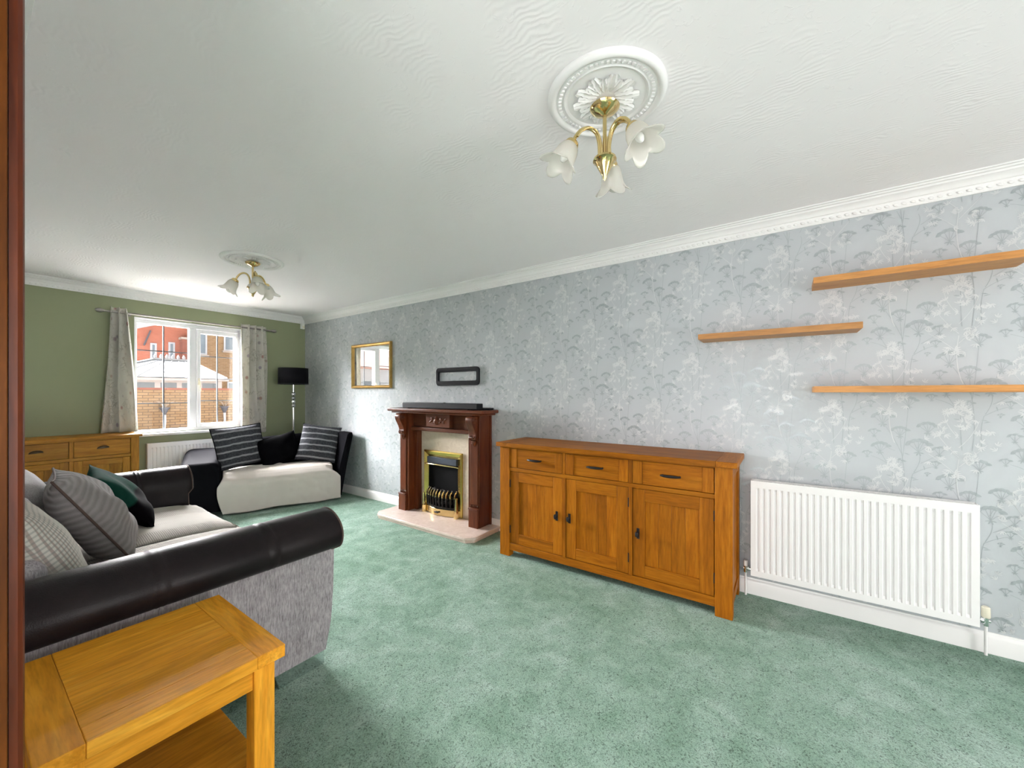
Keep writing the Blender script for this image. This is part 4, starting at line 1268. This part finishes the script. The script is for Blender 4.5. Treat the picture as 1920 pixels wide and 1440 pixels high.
def pendant(label, x, y, rot, drop):
    t_ = thing('ceiling_light', label, 'ceiling light', (x, y, ZC - 0.0205), rot)
    MB().lathe([(0.0, 0.0), (0.052, 0.0), (0.055, -0.004), (0.052, -0.010), (0.036, -0.022), (0.020, -0.028), (0.010, -0.034), (0.0, -0.036)], 32).build('canopy', 'brass', t_, smooth=40)
    MB().tube([(0, 0, -0.034), (0, 0, -drop)], 0.0075, 12).build('stem', 'brass', t_, smooth=True)
    MB().lathe([(0.0, 0.012), (0.018, 0.012), (0.042, 0.004), (0.044, -0.004), (0.036, -0.010), (0.026, -0.030), (0.012, -0.056), (0.009, -0.060), (0.008, -0.070), (0.0, -0.082)], 24, (0, 0, -drop)).build('hub', 'brass', t_, smooth=40)
    for i in range(3):
        a = 2 * PI * i / 3
        Rm = Matrix.Rotation(a, 4, 'Z')
        pts = []
        h0 = -drop + 0.010
        top = h0 + 0.105
        ctrl = [(0.020, h0), (0.022, h0 + 0.05), (0.034, h0 + 0.088), (0.062, top), (0.092, h0 + 0.094), (0.112, h0 + 0.070), (0.122, h0 + 0.048)]
        ctrl = spline(ctrl)
        ar = MB().tube([(p, 0, z) for p, z in ctrl], 0.0068, 10).xf(Rm).build('arm', 'brass', t_, smooth=True)
        MB().tube([(p - 0.004, 0.010, z - 0.006) for p, z in ctrl[:-5]], 0.004, 8).xf(Rm).build('arm_scroll', 'brass', ar, smooth=True)
        # shade axis points outwards and down
        ax = Matrix.Translation((0.124, 0, h0 + 0.045)) @ Matrix.Rotation(math.radians(-30), 4, 'Y') @ Matrix.Scale(0.92, 4)
        T = Rm @ ax
        MB().lathe([(0.0, 0.010), (0.014, 0.010), (0.026, 0.002), (0.030, -0.010), (0.029, -0.018), (0.0, -0.018)], 20).xf(T).build('shade_holder', 'brass', ar, smooth=40)
        def petal(r, z, an, i_):
            k = max(0.0, (i_ - 3) / 6.0)
            w = 2 * abs(math.cos(2.5 * an)) - 1.2
            return r * (1 + 0.14 * k * k * w) + 0.006 * k * k * k * w, z - 0.016 * k * k * w
        MB().lathe([(0.026, -0.012), (0.035, -0.022), (0.041, -0.038), (0.044, -0.056), (0.046, -0.072), (0.049, -0.086), (0.054, -0.098), (0.061, -0.107), (0.068, -0.112), (0.072, -0.113)], 60, mod=petal).xf(T).build('glass_shade', 'frosted_glass', t_, smooth=60, solid=0.0025)
        bl = MB().lathe([(0.0, -0.092), (0.008, -0.088), (0.016, -0.074), (0.0175, -0.062), (0.014, -0.050), (0.010, -0.042), (0.0, -0.042)], 16).xf(T).build('bulb', 'bulb_glass', t_, smooth=True)
        MB().tube([(0, 0, -0.0185), (0, 0, -0.0415)], 0.009, 10).xf(T).build('bulb_cap', 'bulb_cap', bl, smooth=True)
    return t_
ceiling_rose('large white plaster ceiling rose above the wooden sideboard side of the room', 1.395, 0.548, 0.215)
ceiling_rose('white plaster ceiling rose near the sage green window wall', 1.434, 3.617, 0.225)
VA = math.radians(-55.1)   # camera-right direction as a world angle is -55.1 deg
pendant('brass three-arm ceiling light with frosted tulip shades, nearer the sideboard', 1.415, 0.560, VA + math.radians(66), 0.200)
pendant('brass three-arm ceiling light with frosted tulip shades, near the window wall', 1.434, 3.617, VA + math.radians(195), 0.205)

# ---------------------------------------------------------------- curtains, rod
RD = thing('curtain_rod', 'thin brushed steel curtain rod with round finials above the window', 'curtain rod', (0, YF - 0.09, 2.142), 0)
MB().tube([(0.90, 0, 0), (2.48, 0, 0)], 0.0095, 12).build('rod', 'dark_steel', RD, smooth=True)
for s_, x in ((-1, 0.90), (1, 2.48)):
    q = blob((x + s_ * 0.035, 0, 0), 0.034, 0.021, 0.021)
    q.build('finial', 'dark_steel', RD, smooth=True)
    MB().tube([(x, 0, 0), (x + s_ * 0.012, 0, 0)], 0.014, 12).build('collar', 'dark_steel', RD, smooth=True)
for x in (1.10, 2.30):
    m = MB().tube([(x, 0.011, 0), (x, 0.085, 0)], 0.006, 8).tube([(x, 0.083, 0), (x, 0.0885, 0)], 0.02, 12)
    m.build('rod_bracket', 'dark_steel', RD, smooth=True)
def curtain(label, x0t, x1t, x0b, x1b, zt, zb, folds, yc, amp, ph=0.0, name='curtain'):
    m = MB()
    nu, nv = 90, 30
    def fn(u, v_):
        z = zt + (zb - zt) * v_
        s_ = v_ ** 0.9
        x = (x0t + (x1t - x0t) * u) * (1 - s_) + (x0b + (x1b - x0b) * u) * s_
        a = amp * (0.9 + 0.25 * s_)
        w = math.sin(2 * PI * folds * (u + 0.02 * math.sin(5 * v_)) + ph)
        y_ = yc - a * w - 0.012 * math.sin(2 * PI * folds * 2.0 * u + 1.3) * s_
        x += 0.012 * math.cos(2 * PI * folds * u + ph) + 0.008 * math.sin(4 * v_ + 6 * u)
        return (x, y_, z)
    m.grid(nu, nv, fn)
    o = m.build(name, 'floral_linen', None, smooth=True, solid=0.003)
    tag(o, label, 'curtain', None)
    return o
c1 = curtain('floral cream curtain gathered beside the oak chest, flaring at its hem', 0.932, 1.080, 0.865, 1.165, 2.190, 0.895, 2.5, YF - 0.092, 0.042, 0.6)
c2 = curtain('floral cream curtain hanging straight behind the corner sofa, beside the floor lamp', 2.118, 2.420, 2.125, 2.425, 2.185, 0.785, 3.5, YF - 0.092, 0.040, 2.2)

# alarm sensor in the far corner and thermostat on the left wall
SN = thing('alarm_sensor', 'small white alarm sensor in the corner below the cornice', 'sensor', (2.935, YF - 0.0005, 2.235), 0)
MB().prism([(-0.028, 0), (-0.028, -0.022), (-0.016, -0.040), (0.016, -0.040), (0.028, -0.022), (0.028, 0)], 0, 0.075, 'xy').build('housing', 'sensor_white', SN, bevel=0.004)
bx(-0.014, 0.014, -0.0412, -0.0403, 0.012, 0.040).build('lens', 'cream_plastic', SN)
TS = thing('thermostat', 'white rounded thermostat on the left wall beside the door frame', 'thermostat', (XL + 0.0005, 1.16, 1.455), PI / 2)
MB().prism(rrect(0.045, 0.055, 0.02), -0.034, 0, 'xz').build('housing', 'sensor_white', TS, bevel=0.006)
bx(-0.018, 0.018, -0.0352, -0.0343, -0.01, 0.02).build('display', 'cream_plastic', TS)

# ---------------------------------------------------------------- floor lamp
FL = thing('floor_lamp', 'chrome floor lamp with a black drum shade in the corner', 'lamp', (2.665, 5.475, 0))
MB().lathe([(0.0, 0.0), (0.135, 0.0), (0.138, 0.008), (0.13, 0.018), (0.05, 0.026), (0.022, 0.045), (0.0, 0.05)], 32).build('base', 'chrome', FL, smooth=40)
pf = [(0.0105, 0.04), (0.0105, 1.10)]
MB().tube([(0, 0, 0.045), (0, 0, 1.11)], 0.0125, 14).build('pole', 'chrome', FL, smooth=True)
for i, z in enumerate((1.135, 1.185, 1.235, 1.290)):
    MB().lathe([(0.0, -0.026), (0.014, -0.025), (0.024, -0.012), (0.026, 0.0), (0.024, 0.012), (0.014, 0.025), (0.0, 0.026)], 20, (0, 0, z)).build('ball', 'chrome' if i % 2 else 'steel', FL, smooth=40)
MB().tube([(0, 0, 1.315), (0, 0, 1.46)], 0.010, 12).build('neck', 'chrome', FL, smooth=True)
sh = MB().lathe([(0.181, 1.420), (0.179, 1.640)], 48).build('shade', 'lamp_shade_black', FL, smooth=True, solid=0.003)
MB().lathe([(0.1825, 1.420), (0.1835, 1.428), (0.1825, 1.432)], 48).build('shade_trim', 'black_satin', sh, smooth=True, solid=0.002)
m = MB()
for a in range(3):
    m.tube([(0.008 * math.cos(a * 2.094), 0.008 * math.sin(a * 2.094), 1.455), (0.178 * math.cos(a * 2.094), 0.178 * math.sin(a * 2.094), 1.455)], 0.002, 6)
m.build('shade_carrier', 'steel', sh)
q = blob((0, 0, 1.51), 0.028, 0.028, 0.045); q.build('bulb', 'bulb_glass', FL, smooth=True)

# ---------------------------------------------------------------- near sofa (faces the fireplace wall)
# local x: along the sofa (world +Y), local y: towards its back (world -X), origin at the front near corner
S1 = thing('sofa', 'grey chenille sofa with dark brown leather scroll arms along the left wall', 'sofa', (1.068, 1.800, 0), PI / 2)
SL, SDp = 2.215, 0.995
def arm_profile(side):
    """outline (x,z) of the leather roll: inner side is +x for the near arm"""
    pts = [(0.2145, 0.385), (0.2205, 0.52), (0.216, 0.61), (0.192, 0.668), (0.150, 0.708), (0.095, 0.724), (0.035, 0.714), (-0.020, 0.682), (-0.048, 0.640), (-0.050, 0.600), (-0.034, 0.566), (-0.006, 0.548), (0.006, 0.546), (0.012, 0.545), (0.012, 0.385)]
    if side > 0: pts = [(SL - x, z) for x, z in pts]
    return pts
def dense(pts, n=3):
    out = []
    N = len(pts)
    for i in range(N):
        p0, p1, p2, p3 = (Vector(pts[(i + k) % N]) for k in (-1, 0, 1, 2))
        for q in range(n):
            t_ = q / n
            if i >= N - 3: out.append(tuple(p1.lerp(p2, t_)))
            else: out.append(tuple(0.5 * ((2 * p1) + (p2 - p0) * t_ + (2 * p0 - 5 * p1 + 4 * p2 - p3) * t_ ** 2 + (3 * p1 - p0 - 3 * p2 + p3) * t_ ** 3)))
    return out
for side in (-1, 1):
    pr = dense(arm_profile(side))
    cx = sum(p[0] for p in pr) / len(pr); cz = sum(p[1] for p in pr) / len(pr)
    def ring(y_, k, dz=0.0):
        return [(cx + (p[0] - cx) * k, y_ if cz + (p[1] - cz) * k > 0.552 else max(y_, 0.010 + 0.1 * (y_ + 0.03)), cz + (p[1] - cz) * k + dz) for p in pr]
    ys = [(-0.018, 0.55), (-0.028, 0.86), (-0.022, 0.955), (-0.008, 0.992), (0.016, 1.0), (0.0205, 1.0), (0.04, 1.0)]
    for sy in (0.288, 0.648):
        ys += [(sy - 0.028, 1.0), (sy - 0.016, 0.984), (sy - 0.010, 1.012), (sy, 0.990), (sy + 0.010, 1.012), (sy + 0.016, 0.984), (sy + 0.028, 1.0)]
    ys += [(SDp - 0.02, 1.0), (SDp - 0.004, 0.97)]
    m = MB(); m.rings([ring(a, b) for a, b in ys])
    arm = m.build('arm', 'brown_leather', S1, smooth=50)
    pp = ring(-0.016, 0.985)
    MB().tube([Vector(p) for p in pp[:37]], 0.0045, 6).build('arm_piping', 'hem_brown', arm, smooth=True)
    # outer fabric panel below the roll, leaning in a little towards its foot
    xo, xi = (0.0, 0.205) if side < 0 else (SL, SL - 0.205)
    m = MB()
    rs = []
    for (z, ins, fr_) in ((0.068, 0.012, 0.035), (0.20, 0.003, 0.014), (0.36, 0.0, 0.004), (0.548, 0.0, 0.0)):
        a = xo + (ins if side < 0 else -ins)
        xq = xi if z < 0.384 else (0.0118 if side < 0 else SL - 0.0118)
        rs.append([(a, fr_, z), (xq, fr_, z), (xq, SDp, z), (a, SDp, z)])
    m.rings(rs[:3]); m.rings([[(rs[2][0][0], 0.004, 0.36), (0.0115 if side < 0 else SL - 0.0115, 0.004, 0.36), (0.0115 if side < 0 else SL - 0.0115, SDp, 0.36), (rs[2][3][0], SDp, 0.36)], rs[3]])
    m.build('side_panel', 'chenille_grey', S1, smooth=30)
    fx = (0.035, 0.20) if side < 0 else (SL - 0.20, SL - 0.035)
bx(0.206, SL - 0.206, 0.03, SDp - 0.005, 0.068, 0.300).build('base', 'chenille_grey', S1, bevel=0.02, seg=3)
for (x0, y0) in ((0.006, 0.028), (SL - 0.126, 0.028), (0.02, SDp - 0.16), (SL - 0.14, SDp - 0.16)):
    m = MB()
    lo = [(x0 + 0.012, y0 + 0.012, 0.0005), (x0 + 0.11, y0 + 0.012, 0.0005), (x0 + 0.11, y0 + 0.215 * (1 if y0 < .1 else .6), 0.0005), (x0 + 0.012, y0 + 0.215 * (1 if y0 < .1 else .6), 0.0005)]
    hi = [(x0 + 0.010, y0 + 0.012, 0.0675), (x0 + 0.12, y0 + 0.012, 0.0675), (x0 + 0.12, y0 + 0.235 * (1 if y0 < .1 else .6), 0.0675), (x0 + 0.010, y0 + 0.235 * (1 if y0 < .1 else .6), 0.0675)]
    m.rings([lo, hi])
    m.build('foot', 'foot_chrome', S1, bevel=0.002)
bx(0.225, SL - 0.225, SDp - 0.12, SDp - 0.005, 0.301, 0.74).build('back_frame', 'chenille_grey', S1, bevel=0.05, seg=4)
mid = SL / 2
def cushion_box(name, mat, x0, x1, y0, y1, z0, z1, par, puff=0.03, r=0.05):
    m = MB()
    n = 14
    def sup(u): return math.copysign(1, u) * (1 - (1 - abs(u)) ** 1.0)
    cxm, cym, czm = (x0 + x1) / 2, (y0 + y1) / 2, (z0 + z1) / 2
    hx_, hy_, hz_ = (x1 - x0) / 2, (y1 - y0) / 2, (z1 - z0) / 2
    bm = bmesh.new()
    bmesh.ops.create_cube(bm, size=2)
    bmesh.ops.subdivide_edges(bm, edges=bm.edges, cuts=9, use_grid_fill=True)
    vs_ = []
    for v_ in bm.verts:
        c = v_.co.copy()
        q = Vector((c.x * hx_, c.y * hy_, c.z * hz_))
        core = Vector((max(-hx_ + r, min(hx_ - r, q.x)), max(-hy_ + r, min(hy_ - r, q.y)), max(-hz_ + r, min(hz_ - r, q.z))))
        d = q - core
        if d.length > 1e-6: q = core + d.normalized() * r
        q.z += puff * c.z * (1 - c.x ** 2) * (1 - c.y ** 2) * (1 if c.z > 0 else 0.2)
        q.y -= 0.4 * puff * (1 - c.x ** 2) * max(0, -c.y) * (1 - c.z ** 2)
        v_.co = (cxm + q.x, cym + q.y, czm + q.z)
    bm.verts.index_update()
    m.add([v_.co for v_ in bm.verts], [[v_.index for v_ in f.verts] for f in bm.faces])
    bm.free()
    return m.build(name, mat, par, smooth=80)
cushion_box('seat_cushion', 'chenille_grey', 0.226, mid - 0.003, 0.012, SDp - 0.195, 0.301, 0.440, S1, 0.018, 0.045)
cushion_box('seat_cushion', 'chenille_grey', mid + 0.003, SL - 0.226, 0.012, SDp - 0.195, 0.301, 0.440, S1, 0.018, 0.045)
for i, (a, b, yy) in enumerate(((0.46, mid - 0.004, SDp - 0.130), (mid + 0.004, SL - 0.24, SDp - 0.215))):
    o = cushion_box('back_cushion', 'cushion_back_grey', a, b, -0.065, 0.065, 0.0, 0.40, S1, 0.03, 0.06)
    o.location = (0, yy, 0.450); o.rotation_euler = (math.radians(-10), 0, 0)
# cream throws over the two seats
def seat_throw(label, x0, x1, ph):
    path = [(0.70, 0.452), (0.55, 0.468), (0.40, 0.472), (0.22, 0.468), (0.10, 0.462), (0.03, 0.446), (-0.006, 0.405), (-0.012, 0.34), (-0.010, 0.26), (-0.006, 0.19)]
    m = MB()
    nu, nv = 40, 45
    def fn(u, v_):
        f = v_ * (len(path) - 1); i = min(int(f), len(path) - 2); t_ = f - i
        y_ = path[i][0] * (1 - t_) + path[i + 1][0] * t_; z = path[i][1] * (1 - t_) + path[i + 1][1] * t_
        x = x0 + (x1 - x0) * u
        e = abs(2 * u - 1)
        nz = noise.noise(Vector((x * 5 + ph, y_ * 5, z * 5))) * 0.006 + noise.noise(Vector((x * 14 + ph, y_ * 14, z * 9))) * 0.0025
        z += 0.012 - 0.030 * e ** 6 * (1 if v_ < 0.6 else 0) + nz
        return (x, y_ - (0.008 + nz if v_ > 0.5 else 0), z)
    m.grid(nu, nv, fn)
    o = m.build('sofa_throw', 'cream_throw', None, smooth=True, solid=0.004)
    tag(o, label, 'throw')
    place(o, (1.068, 1.800, 0), (0, 0, PI / 2))
    return o
seat_throw('cream ribbed throw on the sofa seat furthest from the oak side table', mid + 0.012, SL - 0.236, 0.0)
seat_throw('cream ribbed throw on the sofa seat nearest the oak side table', 0.236, mid - 0.012, 4.0)

# ---------------------------------------------------------------- cushions
def pillow(name, label, mat, w, h, th, loc, rot, seed=0, crumple=0.012, piping=None, tassel=None):
    m = MB()
    n = 22
    rs = random.Random(seed)
    ph = Vector((rs.uniform(0, 50), rs.uniform(0, 50), rs.uniform(0, 50)))
    def P(u, v_, s_):
        a, b = 2 * u - 1, 2 * v_ - 1
        e = (max(0, 1 - abs(a) ** 2.6) * max(0, 1 - abs(b) ** 2.6)) ** 0.55
        inx = 1 - 0.07 * (1 - b * b) ; inz = 1 - 0.07 * (1 - a * a)
        x = a * w / 2 * inz if False else a * w / 2 * (1 - 0.06 * (1 - b * b))
        z = h / 2 + b * h / 2 * (1 - 0.06 * (1 - a * a))
        nz = noise.noise(Vector((x * 7, s_ * 3, z * 7)) + ph) * crumple * (0.25 + e)
        return (x, s_ * (th / 2 * e + nz * (1 if e > 0.02 else 0)), z)
    m.grid(n, n, lambda u, v_: P(u, v_, -1))
    m.grid(n, n, lambda u, v_: P(u, v_, 1))
    o = m.build(name, mat, None, smooth=80, weld=True)
    tag(o, label, 'cushion')
    place(o, loc, rot)
    if piping:
        loop = [P(i / n, 0, 1) for i in range(n)] + [P(1, i / n, 1) for i in range(n)] + [P(1 - i / n, 1, 1) for i in range(n)] + [P(0, 1 - i / n, 1) for i in range(n + 1)]
        MB().tube(loop, 0.005, 6).build('piping', piping, o, smooth=True)
    return o
R_ = math.radians
# on the near sofa (seat at 0.45)
pillow('cushion', 'crumpled grey ribbed cushion with frilled edge leaning on the sofa', 'pleated_grey', 0.48, 0.50, 0.21, (0.53, 2.79, 0.488), (R_(-31), R_(0), R_(84)), 4, 0.030, 'hem_brown')
pillow('cushion', 'green and black velvet cushion beside the far sofa arm', 'green_black_velvet', 0.42, 0.44, 0.14, (0.735, 3.36, 0.485), (R_(-36), R_(-4), R_(84)), 7, 0.022)
pillow('cushion', 'pale checked cushion behind the near sofa arm', 'check_fabric', 0.50, 0.46, 0.17, (0.29, 2.30, 0.490), (R_(-25), 0, R_(90)), 9, 0.012)

# ---------------------------------------------------------------- corner sofa by the window
ROT = R_(-20.0)
S2 = thing('corner_sofa', 'small dark grey leather sofa set at an angle in the window corner', 'sofa', (1.687, 4.895, 0), ROT)
def rbox(mb, sections):
    """sections: list of (y, outline points [(x,z)])"""
    mb.rings([[(x, y_, z) for x, z in o] for y_, o in sections])
    return mb
def rr(x0, x1, z0, z1, r, rtop=True, n=5, lean=0.0):
    pts = [(x0, z0), (x1, z0)]
    for (cx, cz, a0) in ((x1 - r, z1 - r, 0), (x0 + r, z1 - r, PI / 2)):
        pts += [(cx + r * math.cos(a0 + PI / 2 * q / n) + lean * (cz - z0), cz + r * math.sin(a0 + PI / 2 * q / n)) for q in range(n + 1)]
    return pts
# left arm: low, rounded, rising slightly to the back
m = MB()
secs = []
for (y_, k, zt) in ((-0.005, 0.05, 0.535), (-0.018, 0.025, 0.552), (-0.004, 0.006, 0.566), (0.03, 0.0, 0.572), (0.30, 0.0, 0.595), (0.52, 0.0, 0.64), (0.66, 0.0, 0.655)):
    secs.append((y_, rr(-0.40 + k, -0.045 - k, 0.045 + k * .5, zt, 0.085)))
rbox(m, secs)
m.build('arm', 'grey_leather', S2, smooth=60)
# right end: taller, flaring outwards
m = MB()
secs = []
for (y_, fl, zt, k) in ((0.0, 0.135, 0.79, 0.018), (-0.010, 0.14, 0.805, 0.006), (0.02, 0.138, 0.815, 0.0), (0.18, 0.10, 0.815, 0.0), (0.36, 0.055, 0.80, 0.0), (0.55, 0.005, 0.785, 0.0)):
    x0, x1 = 1.065, 1.155
    o_ = []
    base_ = [(x0 + k, 0.045), (x1 - k, 0.045), (x1 - k + fl * 0.45, 0.42), (x1 - k + fl * 0.95, zt - 0.03), (x1 - k + fl - 0.012, zt - 0.006), (x1 - k + fl - 0.035, zt), (x0 + k + fl + 0.03, zt - 0.002), (x0 + k + fl + 0.006, zt - 0.025), (x0 + k + fl * 0.45, 0.42)]
    secs.append((y_, base_))
rbox(m, secs)
m.build('end_rest', 'grey_leather', S2, smooth=50)
# back
m = MB()
secs_x = []
for (x, zt) in ((-0.04, 0.67), (0.0, 0.70), (0.2, 0.745), (0.5, 0.765), (0.8, 0.78), (1.02, 0.79), (1.06, 0.785)):
    secs_x.append([(x, 0.48, 0.05), (x, 0.49, 0.42), (x, 0.515, zt - 0.05), (x, 0.53, zt - 0.015), (x, 0.56, zt), (x, 0.62, zt), (x, 0.655, zt - 0.02), (x, 0.665, zt - 0.06), (x, 0.66, 0.05)])
m.rings(secs_x)
m.build('backrest', 'grey_leather', S2, smooth=50)
bx(-0.04, 1.06, 0.035, 0.475, 0.045, 0.27).build('base', 'grey_leather', S2, bevel=0.02)
cushion_box('seat_cushion', 'grey_leather', -0.038, 1.058, 0.022, 0.470, 0.271, 0.405, S2, 0.012, 0.05)
for (x, y_) in ((-0.33, 0.06), (1.03, 0.06), (-0.33, 0.58), (1.0, 0.58)):
    MB().lathe([(0.0, 0), (0.022, 0), (0.03, 0.044), (0.0, 0.044)], 12, (x, y_, 0.0005)).build('foot', 'black_satin', S2, smooth=40)
# beige throw over seat and front
m = MB()
path = [(0.46, 0.420), (0.36, 0.432), (0.20, 0.434), (0.08, 0.428), (0.02, 0.408), (-0.022, 0.368), (-0.040, 0.31), (-0.044, 0.22), (-0.042, 0.12), (-0.040, 0.022)]
def fn(u, v_):
    f = v_ * (len(path) - 1); i = min(int(f), len(path) - 2); t_ = f - i
    y_ = path[i][0] * (1 - t_) + path[i + 1][0] * t_; z = path[i][1] * (1 - t_) + path[i + 1][1] * t_
    front = min(1.0, max(0.0, (v_ - 0.42) / 0.25))
    x0 = -0.030 + 0.0 * front - 0.05 * front * math.sin(PI * min(1, max(0, (v_ - 0.45) / 0.55))) ; x1 = 1.052 + 0.085 * front
    x = x0 + (x1 - x0) * u
    er = max(0, (u - 0.90) / 0.10); el = max(0, (0.06 - u) / 0.06)
    n1 = noise.noise(Vector((x * 4, v_ * 5, 1.7))) * 0.012 + noise.noise(Vector((x * 13, v_ * 12, 4.2))) * 0.004
    if front > 0:
        y_ += -0.004 - abs(n1) * front + 0.035 * er * er * front
        y_ -= 0.010 * front * math.sin(9 * x + 3 * v_) ** 2
        z += -0.055 * er * er * (1 if v_ < 0.75 else 0.2) * (1 - 0.5 * front) + 0.012 * (v_ > 0.95) * noise.noise(Vector((x * 3, 0, 9)))
        z = max(z, 0.006)
    else:
        z += 0.012 + n1 * 0.8 + 0.018 * max(0, math.sin((x - 0.3) * 24 + y_ * 9)) * math.exp(-((x - 0.52) / 0.14) ** 2) * math.exp(-((y_ - 0.30) / 0.09) ** 2)
        z -= 0.012 * er * er
    return (x, y_, z)
m.grid(90, 60, fn)
o = m.build('sofa_throw', 'beige_throw', None, smooth=True, solid=0.004)
tag(o, 'plain beige throw draped over the corner sofa down to the carpet', 'throw')
place(o, (1.687, 4.895, 0), (0, 0, ROT))
def s2(x, y_, z):
    c, s_ = math.cos(ROT), math.sin(ROT)
    return (1.687 + c * x - s_ * y_, 4.895 + s_ * x + c * y_, z)
pillow('cushion', 'large striped charcoal cushion on the corner sofa against the low arm', 'striped_plush', 0.58, 0.48, 0.16, s2(0.17, 0.32, 0.455), (R_(-14), R_(-3), R_(14)), 21, 0.010, 'black_velvet')
pillow('cushion', 'plain black velvet cushion slumped between two striped cushions', 'black_velvet', 0.46, 0.36, 0.16, s2(0.57, 0.33, 0.455), (R_(-24), R_(-14), R_(-10)), 22, 0.02)
pillow('cushion', 'striped charcoal cushion on the corner sofa against the tall end', 'striped_plush', 0.46, 0.47, 0.15, s2(0.885, 0.22, 0.452), (R_(-20), R_(9), R_(-38)), 23, 0.010)
